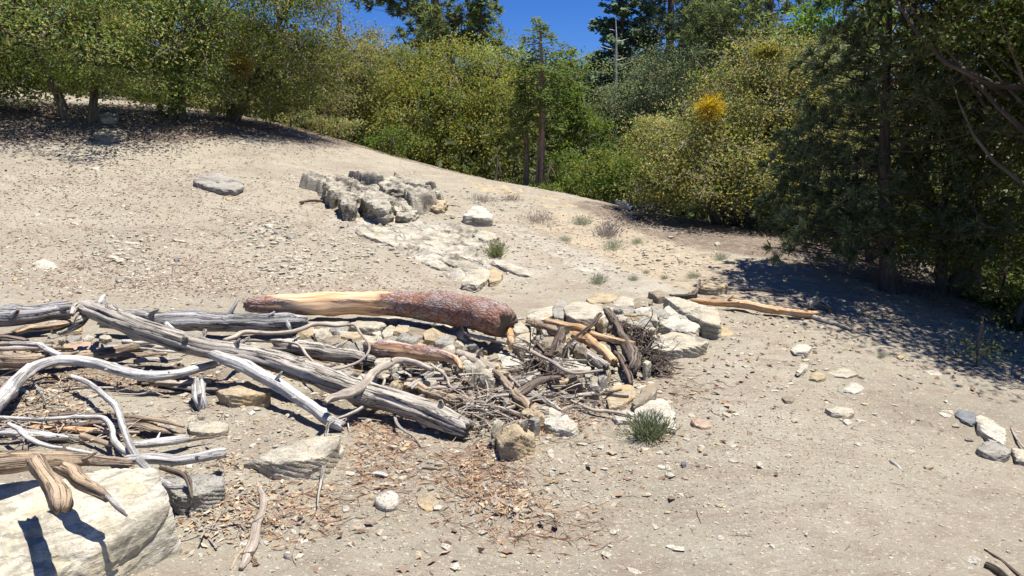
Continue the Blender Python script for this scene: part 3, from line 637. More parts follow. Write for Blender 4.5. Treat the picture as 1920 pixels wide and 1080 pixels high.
rk('broken ochre rock at the foot of the root wad', [(1140,738),(1152,722),(1182,720),(1192,738),(1168,755),(1146,760)], .07, 'tan', flare=.98, lvl=4, group=PILE)
rk('slanting brown block right of the broken ochre rock', [(1186,750),(1196,735),(1216,718),(1231,720),(1226,735),(1206,750),(1192,757)], .09, 'brown', flare=.95, lvl=4, group=PILE)
rk('crumbly white rock behind the green bush', [(1196,768),(1225,748),(1250,752),(1264,780),(1262,800),(1225,800),(1200,790)], .05, 'white', flare=1.05, lvl=5, rough=.12, strata=.08, group=PILE)
rk('pale flake between the ochre rock and the green bush', [(1150,778),(1175,766),(1190,775),(1185,785),(1160,788)], .04, 'white', lvl=3, group=PILE)
rk('pale block left of the root tangle among the twigs', [(925,710),(945,702),(962,706),(960,720),(935,724)], .07, 'tan', lvl=3, group=PILE)
rk('brown cylinder-like stone in the twig tangle', [(868,708),(885,704),(896,712),(890,722),(870,722)], .07, 'brown', lvl=3, group=PILE)
rk('flat stone under the twig tangle near the dark slanting log', [(870,690),(900,684),(915,692),(900,700),(875,700)], .05, 'tan', lvl=3, group=PILE)
rk('pale slab under the slanting dark log', [(985,752),(1010,745),(1035,752),(1030,765),(995,768)], .05, 'tan', lvl=3, group=PILE)
rk('cream stone at the left end of the pile under the grey log', [(95,612),(120,600),(150,605),(148,618),(110,622)], .05, 'tan', lvl=4, group=PILE)
rk('flat grey stone in the gap left of the diagonal log', [(190,650),(215,640),(250,640),(262,650),(220,655)], .05, 'grey', lvl=4, group=PILE)
rk('pinkish crumbly rock in the gap beneath the diagonal log', [(118,650),(135,640),(165,640),(172,652),(140,658)], .05, 'pink', lvl=4, group=PILE)

# stones strewn on the slope, one by one
r2 = np.random.default_rng(21)
spots = [(505,420,14,.05,'white'),(490,428,10,.03,'white'),(520,432,12,.05,'grey'),(545,440,16,.06,'grey'),(470,418,10,.03,'white'),(500,446,12,.03,'pale'),(528,448,10,.03,'pale'),(412,412,12,.03,'pale'),
 (180,314,14,.04,'white'),(70,400,14,.03,'white'),(140,415,14,.03,'pale'),(225,486,18,.03,'white'),(235,465,14,.03,'pale'),(225,522,16,.03,'grey'),(331,484,10,.04,'slate'),(380,437,14,.02,'white'),
 (430,370,12,.03,'tan'),(554,518,10,.03,'pale'),(586,503,10,.03,'pale'),(478,543,14,.02,'tan'),(640,520,12,.02,'pale'),(30,520,14,.02,'tan'),(100,352,10,.03,'pale'),(300,400,10,.02,'tan'),
 (1188,398,12,.04,'white'),(1236,470,10,.03,'pale'),(1270,478,10,.03,'white'),(1310,492,10,.03,'pale'),(1160,490,9,.03,'tan'),(1345,455,10,.04,'pale'),(1390,520,14,.04,'pale'),(1030,500,10,.02,'white'),
 (1100,560,8,.02,'tan'),(690,520,10,.02,'pale'),(1350,1005,16,.012,'white'),(1385,998,9,.01,'pale'),(1420,760,8,.01,'pale'),(1700,880,9,.01,'tan'),(1740,700,12,.015,'pale'),(1690,665,16,.02,'tan'),
 (1710,790,10,.01,'pale'),(1640,850,8,.01,'pale'),(985,905,9,.012,'white'),(1048,1052,12,.015,'white'),(540,1035,14,.02,'white'),(505,1040,9,.01,'pale'),(670,975,10,.012,'white'),(648,985,9,.01,'tan'),
 (1150,930,8,.01,'pale'),(860,1000,9,.01,'tan'),(930,880,8,.01,'white'),(1180,880,7,.01,'white'),(1216,870,8,.012,'brown'),(1440,900,8,.01,'pale'),(760,390,9,.05,'white'),(1060,350,12,.06,'white')]
MN = {'white': 'white', 'pale': 'cream', 'tan': 'tan', 'grey': 'grey', 'slate': 'dark', 'brown': 'brown'}
for u, v, w, h, mt in spots:
    n = 6; an = np.sort(r2.random(n) * 6.28); w *= .62
    pts = [(u + w * math.cos(a) * (.8 + .4 * r2.random()), v + w * .5 * math.sin(a) * (.8 + .4 * r2.random())) for a in np.linspace(0, 6.28, n, endpoint=False)]
    reg = 'left dirt slope' if u < 700 and v < 600 else 'upper slope' if v < 600 else 'open dirt of the lower middle' if u < 1300 else 'trail at lower right'
    rock('small %s stone lying loose on the %s' % (MN[mt], reg), pts, h, mt, lvl=2, sink=.03, name='loose_stone', cat='stone', group='loose %s stones on the %s' % (MN[mt], reg))

# smaller rocks packed between the traced ones
q = np.random.default_rng(88)
for (u0, v0, ru, rv, n, lab, lo, hi) in [(640,632,75,24,20,'left part of the rock heap',12,34),(800,635,90,26,26,'middle of the rock heap',12,36),(900,680,60,30,18,'foot of the rock heap',11,28),(1180,585,70,24,26,'back of the rock heap beside the boulders',11,32),(1030,640,60,40,22,'root tangle',11,30),(1215,640,30,50,8,'bank right of the root wad',8,15),(1120,705,60,25,8,'bank below the root tangle',8,16),(120,640,110,14,8,'gap under the grey logs at left',9,20),(740,700,110,28,20,'shade behind the longest log',11,28),(960,770,70,24,10,'front edge of the twig tangle',9,22),(60,735,60,12,6,'dark gap behind the curved silver branch',8,15)]:
    for k in range(n):
        a = q.random() * 6.283; rr = math.sqrt(q.random()); u = u0 + ru * rr * math.cos(a); v = v0 + rv * rr * math.sin(a); w = lo + (hi - lo) * q.random() ** 1.5
        m = q.integers(5, 8); an = np.linspace(0, 6.283, m, endpoint=False) + q.random() * 3; h = (.07 if u0 > 500 else .02) + (.08 if u0 > 500 else .04) * q.random(); tl = q.normal(0, .5)
        pts = [(u + w * math.cos(b_) * (.75 + .5 * q.random()), v + w * .40 * math.sin(b_) * (.75 + .5 * q.random()) , max(.02, h + tl * w * .004 * math.cos(b_))) for b_ in an]
        rock('small angular rock packed into the ' + lab, pts, h, ['pale','tan','white','grey','brown','pale'][q.integers(0, 6)], lvl=3, flare=.85 + .15 * q.random(), rough=.09, group='small rocks packed into the ' + lab)
# ================================================================== LOGS, BRANCHES
log('driftwood_log', 'smooth grey log with an orange sawn end running off the left edge', [(-70,598,23),(0,593,21),(60,589,18),(128,580,16)], .10, 'greycool', gnarl=.05)
log('weathered_log', 'cracked cool grey log lying behind the diagonal log', [(190,600,15),(260,600,19),(330,602,20),(400,604,18),(470,604,18),(530,603,16),(572,603,11)], .08, 'greycool', gnarl=.12, groove=.2, end='greycool',
    forks=[('branch_stub', [(535,600,5),(542,612,4),(545,622,2.5)], .14)])
log('weathered_log', 'longest log, grey and cracked, lying diagonally down across the pile', [(152,572,13),(185,585,18),(259,614,19),(330,636,20),(400,655,19),(480,668,20),(556,690,21),(659,727,22),(737,752,23),(815,778,23),(878,806,18)], (.34,.02), 'grey', gnarl=.055, groove=.24, end='grey', sides=40,
    forks=[('branch_stub', [(184,574,6),(190,563,6),(196,555,4)], .36, 'silver'), ('root_prong', [(165,580,9),(150,602,10),(138,614,6),(112,625,4)], (.30,.18)), ('branch_stub', [(152,572,9),(140,578,8),(134,590,4)], .36)])
log('silver_branch', 'thick silver branch lying across the diagonal log and down to the dirt', [(312,606,4),(322,618,6),(345,633,7),(385,655,8),(420,672,11),(455,684,13),(495,706,12),(540,733,12),(585,764,11),(615,786,11),(642,800,10)], (.34,.02), 'silver', gnarl=.08, groove=.12, end='silver')
log('silver_branch', 'long curved silver branch arching from the left edge', [(-20,775,14),(0,752,14),(28,718,13),(60,690,11),(110,676,10),(170,680,10),(230,696,10),(280,705,10),(335,699,9),(370,691,8),(412,680,6)], (.10,.12), 'silver', gnarl=.09, groove=.10, end='silver')
log('silver_branch', 'short pale branch poking out above the brown log at left', [(18,644,4),(45,645,5),(70,646,6),(90,655,6),(115,667,5)], .14, 'silver', end=None)
log('driftwood_log', 'brown grey log lying level behind the curved silver branch', [(-60,678,17),(0,676,15),(60,676,13),(120,672,12),(180,664,11),(225,656,10),(275,645,8)], .04, 'brown', groove=.2, end='dark')
log('wood_slab', 'dry split wood chunk in the gap under the diagonal log', [(252,679,8),(280,674,10),(310,674,10),(340,672,7)], .05, 'grey', cat='wood chunk', gnarl=.22, groove=.35, flat=.5, end='grey')
log('wood_slab', 'thin dark slats of wood below the split wood chunk', [(255,694,4),(310,690,5),(360,688,4),(405,683,3)], .03, 'dark', cat='wood chunk', gnarl=.2, flat=.5)
log('wood_slab', 'brown bark slabs under the sawn grey log at left', [(25,625,8),(60,615,11),(100,612,11),(150,600,6)], .04, 'brown', cat='wood chunk', gnarl=.25, groove=.3, flat=.6, end='brown')
log('wood_slab', 'chewed dark wood at the left edge under the sawn grey log', [(-20,630,10),(15,633,9),(50,640,6)], .04, 'dark', cat='wood chunk', gnarl=.3, groove=.3, flat=.7, end='dark')
log('wood_stub', 'upright crumbling stub of wood under the silver branches', [(372,712,8,.10),(373,728,11,.07),(375,748,12,.03),(378,772,7,-.03)], 0, 'silver', cat='stub', gnarl=.45, groove=.5, end='silver', sides=24, jag=1.6)
log('silver_branch', 'slender silver branch bending down from the gap to the boulder', [(135,706,4),(165,718,5),(200,745,6),(220,768,6),(228,795,6),(240,828,7),(252,850,7),(275,878,7),(300,900,7),(322,912,6),(344,912,5)], (.12,.14), 'silver', gnarl=.08, end='silver', sides=12)
log('silver_branch', 'knotty white branch crossing the jumble from the left edge', [(-20,782,5),(20,784,4),(60,786,4),(110,785,4),(160,781,4),(195,784,5),(208,800,5),(216,824,6),(228,843,6),(246,852,5),(256,845,3)], .10, 'silver', gnarl=.14, end=None)
log('silver_branch', 'thin white branch zigzagging above the brown log at bottom left', [(16,794,4),(34,806,5),(52,821,4.5),(86,834,4.5),(130,842,4),(168,850,4),(205,862,3)], (.12,.10), 'silver', gnarl=.12, end=None)
log('driftwood_log', 'gnarled brown log on top of the cream boulder', [(-60,868,22),(0,866,21),(60,864,18),(120,862,15),(180,864,11),(248,868,7)], (.42,.30), 'brown', gnarl=.14, groove=.2, end='brown',
    forks=[('branch_stub', [(66,866,17),(84,890,15),(100,915,18),(109,932,20),(112,948,19),(113,962,12)], (.46,.40), 'brown'), ('broken_branch', [(105,876,13),(135,888,15),(165,908,14),(188,926,10),(202,938,7)], (.42,.33)), ('broken_branch', [(196,928,4),(212,945,5),(226,958,4),(237,967,2)], (.36,.28), 'silver')])
log('silver_branch', 'cut silver pole end pointing right above the striped rock', [(235,862,9),(290,860,11),(335,862,10),(380,856,10),(421,849,11)], .12, 'silver', gnarl=.05, end='silver')
log('silver_branch', 'blunt silver stick lying right of the slender branch fork', [(246,832,7),(290,830,8),(330,824,8),(352,820,7)], .06, 'silver', gnarl=.1, end='silver', forks=[('twig', [(350,826,3),(375,822,3),(400,820,2)], .05, 'dark')])
log('silver_branch', 'short silver stick near the left edge of the jumble', [(-10,812,6),(45,811,7),(90,815,7),(128,822,4)], .05, 'silver', end='silver')
log('stick', 'short brown stick between the white branches', [(151,818,6),(180,826,6),(214,834,5)], .04, 'brown', cat='stick')
log('wood_slab', 'flat split board at the right of the jumble', [(232,790,9),(270,800,12),(310,806,10),(348,812,4)], .02, 'brown', cat='wood chunk', gnarl=.12, groove=.3, flat=.35, end='brown')
log('wood_slab', 'long shadowed plank behind the white branches', [(60,800,8),(110,803,11),(160,804,11),(205,805,8)], .02, 'orange', cat='wood chunk', gnarl=.1, groove=.2, flat=.35, end='orange')
log('wood_slab', 'red brown strip of bark on the flat split board', [(215,780,3),(260,782,4),(310,790,4),(345,800,3)], .08, 'brown', cat='bark strip', gnarl=.3)
log('wood_slab', 'shredded dark root hanging beside the striped rock', [(300,876,5),(325,882,7),(345,890,7),(355,912,5),(360,935,2)], (.18,.10), 'dark', cat='root', gnarl=.4, groove=.4)
log('stick', 'flat dark splinter on the dirt above the half buried rock', [(515,803,3),(538,808,4),(566,815,4)], .0, 'grey', cat='stick', flat=.5)
# the orange log
log('pine_log', 'big pine log with flaking red bark and peeled orange wood', [(466,573,11),(485,573,15),(520,571,18),(580,570,20),(660,568,21),(750,570,22),(830,578,27),(890,587,28),(932,600,30),(950,610,24)], (.12,.20), 'barked', gnarl=.07, groove=.03, sides=48, end='brown', bark=bark_fn(4.3, .08, .9), jag=.35,
    forks=[('torn_bark_flap', [(950,590,6),(956,615,7),(958,640,6),(957,655,3)], (.28,.12), 'orange')])
log('pine_log', 'small barked orange log lying in the middle of the rocks', [(686,647,8),(715,653,14),(760,659,15),(800,663,13),(835,668,10),(858,678,7),(866,692,4)], (.14,.16), 'barked', gnarl=.12, sides=24, end='orange', bark=bark_fn(9.1, .0))
log('pine_log', 'faded cut log section right of the small barked log', [(858,664,10),(880,672,12),(905,684,12),(932,695,9)], .08, 'twig', gnarl=.07, end='cut')
log('weathered_log', 'grey split log behind the middle of the diagonal log', [(515,648,11),(560,652,15),(610,660,15),(660,668,13),(703,676,8)], .10, 'grey', groove=.25, end='grey')
log('weathered_log', 'second grey log half hidden below the split grey log', [(505,662,7),(560,676,9),(620,690,10),(680,706,9)], .05, 'brown', groove=.25, end='brown')
log('curved_branch', 'hooked tan branch arching over the diagonal log', [(812,694,5),(784,682,6),(747,676,7),(718,686,8),(696,705,9),(675,727,9),(649,739,9),(625,745,7),(607,756,5)], (.20,.20), 'twig', gnarl=.12, end='twig', sides=16)
log('curved_branch', 'bowed brown log below the twig tangle', [(745,698,3),(765,712,6),(790,728,9),(828,745,10),(855,751,10),(878,750,7)], .07, 'brown', groove=.25, end='brown')
log('stick', 'long thin looping stick over the rock heap', [(420,638,4),(440,633,5),(460,623,5),(504,624,4),(545,622,4),(592,608,4),(633,611,3),(663,609,3),(675,624,2.5),(693,650,2.5),(680,673,2.5),(654,686,2.5),(626,692,2.5),(602,686,2)], (.30,.22), 'twig', cat='stick', gnarl=.1)
log('stick', 'straight pale stick under the looping stick', [(447,638,3.5),(504,640,3),(556,644,3),(576,668,3),(601,692,2)], (.24,.16), 'twig', cat='stick')
log('root', 'long pale root snaking right below the broken log end', [(865,611,2.5),(878,626,3.5),(909,634,4),(940,641,4),(968,648,4),(997,660,4),(1033,678,3.5),(1072,699,3.5),(1130,694,2.5)], (.16,.16), 'twig', cat='root')
log('root', 'thin forked root right of the bowed brown log', [(888,687,3),(920,702,3),(945,700,3),(962,712,3),(975,725,2)], .12, 'twig', cat='root', forks=[('twig', [(905,692,2),(915,735,2),(906,774,2),(919,802,1.5)], (.12,.03))])
log('root', 'crooked thin root dropping from the small barked log', [(808,683,2.5),(835,705,2.5),(845,726,2.5),(868,735,2),(880,760,1.5)], (.14,.05), 'twig', cat='root')
log('stump', 'dark upright stump standing in the root tangle', [(1054,617,9,.20),(1048,638,10,.14),(1040,662,12,.06),(1034,682,14,-.02)], 0, 'dark', cat='stump', gnarl=.25, groove=.4, end='grey', sides=18,
    forks=[('root', [(1035,670,7),(1015,668,8),(1000,680,6),(990,700,4)], (.12,.06)), ('root', [(1030,676,6),(1025,695,5),(1012,710,3)], (.10,.03)), ('root', [(1020,660,4),(1008,645,4),(1015,628,2)], (.16,.2))])
log('weathered_log', 'dark slanting log propped in the twigs below the stump', [(1052,708,5),(1015,714,8),(985,730,9),(960,754,9),(938,782,7)], (.14,.02), 'dark', groove=.2, end='dark')
log('weathered_log', 'grey broken log lying behind the dark slanting log', [(930,735,6),(960,722,8),(990,712,9),(1010,705,8)], .08, 'grey', end='grey')
log('weathered_log', 'grey knobbly log leading right from the log end', [(990,602,5),(1005,608,8),(1030,618,10),(1060,622,9)], .10, 'brown', gnarl=.2, end='brown')
log('pine_log', 'pale log reaching right to an orange broken tip', [(1025,603,7),(1060,611,8),(1090,617,8),(1112,627,6),(1150,637,6),(1190,645,5)], .16, 'orange', gnarl=.1, end='orange')
log('pine_log', 'orange peeled log slanting down under the pale log', [(1075,628,8),(1095,635,9),(1125,653,9),(1152,678,8)], (.14,.10), 'orange', end='orange')
log('weathered_log', 'grey split log lying lowest under the orange peeled log', [(1062,645,7),(1085,655,10),(1110,672,10),(1138,690,8)], .06, 'grey', groove=.25, end='grey')
log('stick', 'black crooked stick rising from the stump to the rocks', [(1056,655,2),(1072,640,3),(1086,628,3),(1098,620,4),(1112,606,4),(1126,590,4)], (.16,.26), 'dark', cat='stick', gnarl=.2)
log('weathered_log', 'short charred log standing against the root wad', [(1155,660,5),(1168,680,7),(1178,700,7),(1184,722,4)], (.10,.02), 'dark', gnarl=.2, end='dark')
log('stick', 'pale stick ending at the green bush', [(1050,742,2),(1082,756,3),(1111,768,3.5),(1142,771,3.5),(1190,780,2.5)], .04, 'twig', cat='stick')
log('stick', 'dark forked stick curling over the tip of the silver branch', [(616,792,3),(640,783,4),(675,767,5),(703,744,5),(716,728,4),(722,712,3)], (.05,.16), 'grey', cat='stick', gnarl=.2,
    forks=[('twig', [(627,788,3),(614,800,3.5),(610,840,3.5),(606,882,3),(598,926,2.5),(595,950,1.5)], (.10,.02), 'grey'), ('twig', [(655,775,2.5),(652,790,2),(656,818,1)], (.06,.01), 'grey'), ('twig', [(690,757,2),(705,765,2),(722,768,1)], .06, 'grey')])
log('stick', 'thin root trailing down from the diagonal log into the dirt', [(737,770,3),(748,800,3),(775,819,2.5),(796,846,1.5)], (.08,.01), 'grey', cat='stick')
log('stick', 'short peeled peg standing in the twigs left of the slanting log', [(880,733,5,.12),(884,756,5,.05)], 0, 'twig', cat='stick')
log('wood_chunk', 'broken wood post lying in dark gap below the small barked log', [(868,716,6),(880,712,7),(895,714,5)], .06, 'brown', cat='wood chunk')
log('driftwood_log', 'peeled curved pole lying along the far edge of the trail', [(1296,563,4),(1320,566,6),(1353,568,7),(1395,571,8),(1437,579,8),(1480,585,7),(1505,588,7),(1538,588,5)], .04, 'orange', gnarl=.07, end='orange',
    forks=[('branch', [(1490,588,5),(1515,592,6),(1540,600,5),(1570,609,4),(1598,619,3)], .01, 'grey')])
log('root', 'dark curved root with an upright tip at the trail bend', [(1256,553,3),(1275,558,5),(1292,556,6),(1303,548,5),(1309,538,3),(1312,528,1.5)], (.03,.10), 'dark', cat='root', gnarl=.2)
log('stick', 'grey thin log lying level above the peeled pole', [(1368,542,3),(1400,542,4),(1432,543,4),(1470,548,3)], 0, 'grey', cat='stick', gnarl=.2, groove=.2)
log('stump', 'small bleached stump with prongs at the shade edge', [(1513,576,3),(1522,568,6),(1535,564,7),(1548,570,5),(1556,578,3)], .05, 'grey', cat='stump', gnarl=.3, forks=[('prong', [(1520,572,3),(1528,560,2.5),(1533,548,1.5)], (.06,.16)), ('prong', [(1543,566,3),(1555,568,2),(1566,575,1)], .05)])
log('stick', 'tan forked stick lying down the dirt left of the litter', [(484,905,3),(494,935,7),(492,955,7),(484,975,8),(478,1005,10),(466,1040,9),(452,1066,5)], (.0,.0), 'twig', cat='stick', gnarl=.15, end='twig', forks=[('twig', [(470,990,3),(495,972,2.5),(520,962,2)], .0), ('twig', [(494,922,3),(500,915,2)], .01)])
log('stick', 'dark stick on the slope left of the rock outcrop', [(563,380,3),(575,377,2.5),(590,376,3),(607,377,2)], .02, 'dark', cat='stick')
log('stick', 'small dark driftwood piece in the bottom right corner', [(1848,1058,6),(1865,1067,7),(1885,1084,7)], 0, 'dark', cat='stick', gnarl=.3, groove=.3)
log('stick', 'thin brown root running to the bottom right corner', [(1846,1030,2),(1870,1045,2),(1900,1068,2.5),(1920,1085,3)], 0, 'brown', cat='stick')
log('stick', 'pale curved twig on the lower right trail', [(1668,864,2.5),(1680,872,3),(1692,882,2.5),(1710,890,2)], 0, 'silver', cat='stick')
log('stick', 'thin twig at the edge of the rocks on the right', [(1895,802,1.5),(1905,820,2),(1920,840,2)], .02, 'twig', cat='stick')
log('stick', 'dark broken stick in the jumble behind the curved silver branch', [(60,712,2),(80,740,2.5),(84,760,2)], .03, 'grey', cat='stick')
log('stick', 'brown twig beside the tan forked stick at lower left', [(432,1068,2),(448,1040,2.5),(475,1012,2.5)], .0, 'brown', cat='stick')
log('bark_chunk', 'loose bark piece beside the speckled white stone', [(785,880,2),(800,878,5),(815,880,5),(832,880,3)], 0, 'dark', cat='bark', gnarl=.3, flat=.5)
log('bark_chunk', 'silvery wood chip above the speckled white stone', [(695,888,3),(712,886,7),(728,893,4)], 0, 'silver', cat='wood chip', gnarl=.3, groove=.4, flat=.5)
# heap of grey wood on the crest
for lb, pts, mt in [('short bleached log leaning on the crest heap', [(1155,378,4),(1170,384,5),(1186,392,4)], 'silver'), ('red brown piece of wood in the crest heap', [(1168,376,2.5),(1182,385,3),(1192,392,3)], 'brown'),
    ('flat white plank on top of the crest heap', [(1190,391,2.5),(1208,388,3),(1224,387,2.5)], 'silver'), ('grey stump end of the crest heap', [(1195,398,5),(1212,397,6),(1226,401,5)], 'grey')]:
    log('weathered_wood', lb, pts, (.12,.05), mt, cat='wood', group='weathered wood heap on the crest', gnarl=.2)

# broken sticks packed into the pile
q = np.random.default_rng(404)
for (u0, v0, ru, rv, n, sl, hh, lab) in [(170,655,200,18,9,.05,.10,'gap under the grey logs'),(250,725,170,16,7,.08,.05,'shade below the curved silver branch'),(130,800,130,22,12,.1,.05,'jumble at the lower left'),(760,720,80,26,14,.35,.10,'front of the pile below the hooked branch'),(900,735,85,42,20,.35,.10,'twig tangle in the middle'),(1040,705,80,45,12,.5,.12,'root tangle'),(640,670,110,16,6,.12,.10,'strip behind the diagonal log')]:
    for k in range(n):
        u = u0 + ru * (q.random() * 2 - 1); v = v0 + rv * (q.random() * 2 - 1); l = 28 + 60 * q.random(); a = sl * q.normal() + (.15 if u > 600 else 0); r = 2.2 + 6.0 * q.random() ** 2; du, dv = l * math.cos(a), l * math.sin(a) * .6
        log('stick', 'broken dead stick packed into the ' + lab, [(u - du, v - dv, r * .8), (u, v + q.normal() * 3, r), (u + du, v + dv, r * .7)], (hh * q.random(), hh * q.random()), (['grey','twig','brown','dark','silver'] if sl < .2 else ['grey','twig','brown','dark','grey'])[q.integers(0, 5)], cat='stick', gnarl=.2, group='broken sticks packed into the ' + lab)
# root wad: a dark stem with a broom of fine roots
def rootwad(label, stem, up, fans, seed):
    C, r = path_px(stem, up); org = C[-1] - [0, 0, r[-1]]
    tb = Tubes(); tb.add(C, r, 16, None, .25, .3, seed); ob = tb.build('root_wad', WOOD['dark'], None, org, True); tag(ob, label, 'root wad')
    q = np.random.default_rng(seed); tb = Tubes()
    for (u, v, e, n, L, spread, dirx, dirz) in fans:
        c = P(u, v, e)
        for k in range(n):
            d = np.array([dirx, -.15, dirz]) + q.normal(size=3) * spread; d /= np.linalg.norm(d); l = L * (.4 + .8 * q.random()); s = c + q.normal(size=3) * .035
            p1 = s + d * l * .5 + q.normal(size=3) * .03; p2 = s + d * l + q.normal(size=3) * .05; p2[2] = max(p2[2], G(p2[0], p2[1]) + .004); p1[2] = max(p1[2], G(p1[0], p1[1]) + .004)
            tb.add([s, p1, p2], [.006, .004, .0015], 4, 7, 0, 0, k, False, wig=.12)
    fr = tb.build('fine_roots', WOOD['dark'], ob, org, False); fr['kind'] = 'stuff'
rootwad('tangled dark root wad with fine broom-like roots at the right of the pile', [(1138,582,8),(1150,600,10),(1163,625,11),(1182,655,13),(1190,682,14),(1182,700,9)], (.22,.02),
    [(1160,610,.18,26,.22,.45,.8,-.1),(1195,625,.15,60,.22,.6,.5,-.5),(1215,630,.13,36,.2,.6,.2,-.9),(1205,660,.10,46,.2,.6,.5,-.4),(1210,682,.06,60,.26,.45,1.,-.35),(1225,690,.05,34,.18,.5,1.,-.3),(1190,650,.12,30,.18,.7,-.2,-.6)], 5)
rootwad('dark knotted root crown left of the upright stump', [(1000,640,5),(1010,655,10),(1012,672,13),(1005,690,9)], (.14,.04), [(1005,650,.15,26,.2,.8,-.3,.2),(1000,685,.08,30,.22,.7,-.6,-.5),(1025,680,.08,22,.2,.7,.4,-.5)], 8)

# twig tangle: fine dead twigs nobody could count
def twigs(name, label, areas, mat, seed, parent=None):
    q = np.random.default_rng(seed); tb = Tubes(); first = None
    for (u, v, ru, rv, n, L, w, hmax) in areas:
        for k in range(n):
            a = q.random() * 6.283; rr = math.sqrt(q.random()); c = P(u + ru * rr * math.cos(a), v + rv * rr * math.sin(a), q.random() * hmax)
            if first is None: first = c.copy(); first[2] = G(c[0], c[1])
            an = q.normal(0, .9) + (0 if q.random() < .7 else 1.5); el = q.normal(0, .18); l = L * (.35 + .9 * q.random())
            d = np.array([math.cos(an) * math.cos(el), math.sin(an) * math.cos(el), math.sin(el)])
            pts = [c - d * l / 2, c + q.normal(size=3) * l * .07, c + d * l / 2]
            for p_ in pts: p_[2] = max(p_[2], G(p_[0], p_[1]) + w)
            ww = w * (.5 + q.random()); tb.add(pts, [ww, ww * .9, ww * .35], 4, 8, 0, 0, k, False, wig=.1)
            if q.random() < .5:
                m = pts[1]; d2 = d + q.normal(size=3) * .7; e = m + d2 * l * .3; e[2] = max(e[2], G(e[0], e[1]) + .003); tb.add([m, (m+e)/2, e], [ww*.7, ww*.5, ww*.3], 3, 4, 0, 0, k, False, wig=.1)
    return tag(tb.build(name, WOOD[mat], None, first, False), label, 'twigs', None, 'stuff')
twigs('twig_tangle', 'tangle of thin pale twigs filling the front of the driftwood pile', [(880,735,70,40,46,.34,.005,.16),(960,770,70,35,44,.3,.004,.1),(830,710,70,26,14,.36,.005,.12),(1050,740,80,36,22,.3,.004,.1),(900,790,50,30,30,.26,.003,.05),(760,770,70,30,26,.3,.003,.06)], 'twig', 11)
twigs('twig_tangle', 'dark dead twigs mixed through the driftwood pile', [(900,750,90,40,30,.3,.006,.08),(1080,730,90,40,26,.3,.004,.1),(740,705,60,30,30,.3,.004,.14),(1010,690,60,30,50,.28,.003,.18),(60,740,80,40,30,.3,.004,.05),(330,900,60,40,14,.2,.003,.05)], 'dark', 12)
twigs('twig_tangle', 'thin twigs lying in the jumble at the lower left', [(120,800,130,30,60,.3,.0035,.08),(420,960,60,60,24,.22,.003,.01),(250,720,150,25,24,.3,.0035,.05),(360,780,80,30,20,.2,.003,.01)], 'twig', 13)
twigs('scattered_twigs', 'single thin twigs scattered over the open dirt', [(820,900,220,90,60,.2,.0018,.0),(1000,960,300,110,50,.2,.0015,.0),(1500,850,380,180,50,.16,.0016,.0),(300,450,330,90,50,.3,.004,.0),(700,900,120,70,40,.16,.002,.0),(560,1000,130,70,40,.2,.002,.0),(1300,720,120,60,20,.14,.002,.0),(1150,870,150,70,30,.16,.0016,0),(1500,600,120,20,16,.3,.003,.01)], 'brown', 14)
# ================================================================== LITTER AND GRAVEL (uncountable)
def world_scatter(n, areas, seed):
    """areas: (u,v,ru,rv,weight) ellipses on the ground"""
    q = np.random.default_rng(seed); res = []
    W = np.array([a[4] for a in areas], float); W /= W.sum()
    for (u, v, ru, rv, w), f in zip(areas, W):
        c = P(u, v)[:2]; ex = P(u + ru, v)[:2] - c; b0, b1 = P(u, v + rv)[:2], P(u, v - rv)[:2]
        k = int(n * f); a = q.random(k) * 6.283; r = np.sqrt(q.random(k)) * (1 + .25 * q.normal(size=k))
        base = (b1 - b0) / 2; cc = (b1 + b0) / 2
        res.append(cc + np.outer(r * np.cos(a), ex) + np.outer(r * np.sin(a), base))
    return np.vstack(res)
def pebbles(name, label, XYp, smin, smax, mat, seed, flat=.5, power=3):
    q = np.random.default_rng(seed); n = len(XYp); U, F = ico(1)
    s = smin + (smax - smin) * q.random(n) ** power
    base = U[None] * (1 + .25 * q.normal(size=(n, len(U), 1))); sc = np.stack([s * (.7 + .6 * q.random(n)), s * (.6 + .4 * q.random(n)), s * flat * (.5 + .7 * q.random(n))], 1)
    V = base * sc[:, None, :]; a = q.random(n) * 6.283; ca, sa = np.cos(a)[:, None], np.sin(a)[:, None]
    x = V[..., 0] * ca - V[..., 1] * sa; y = V[..., 0] * sa + V[..., 1] * ca; z = V[..., 2] + (s * flat * .15)[:, None]
    x += XYp[:, 0:1]; y += XYp[:, 1:2]; z += gfull(XYp[:, 0], XYp[:, 1])[:, None]
    V = np.stack([x, y, z], 2).reshape(-1, 3); FF = (F[None] + (np.arange(n) * len(U))[:, None, None]).reshape(-1, 3)
    o = np.array([XYp[0, 0], XYp[0, 1], G(*XYp[0])])
    return tag(link_mesh(name, V - o, [FF], ROCK[mat], None, o), label, 'gravel', None, 'stuff')
WIDE = [(500,450,560,110,4),(1100,470,200,70,1.4),(700,850,600,200,2.2),(1500,720,350,160,.5),(950,350,330,40,1.5),(300,350,400,50,1.2)]
pebbles('gravel', 'pale gravel bits scattered over the whole slope', world_scatter(7000, WIDE, 31), .006, .035, 'pale', 32)
pebbles('gravel', 'tan gravel bits scattered over the whole slope', world_scatter(5000, WIDE, 33), .006, .03, 'tan', 34)
pebbles('gravel', 'white stone chips scattered over the whole slope', world_scatter(2500, WIDE, 35), .006, .035, 'white', 36, .35)
pebbles('gravel', 'dark gravel bits scattered over the whole slope', world_scatter(3000, WIDE, 37), .005, .022, 'brown', 38)
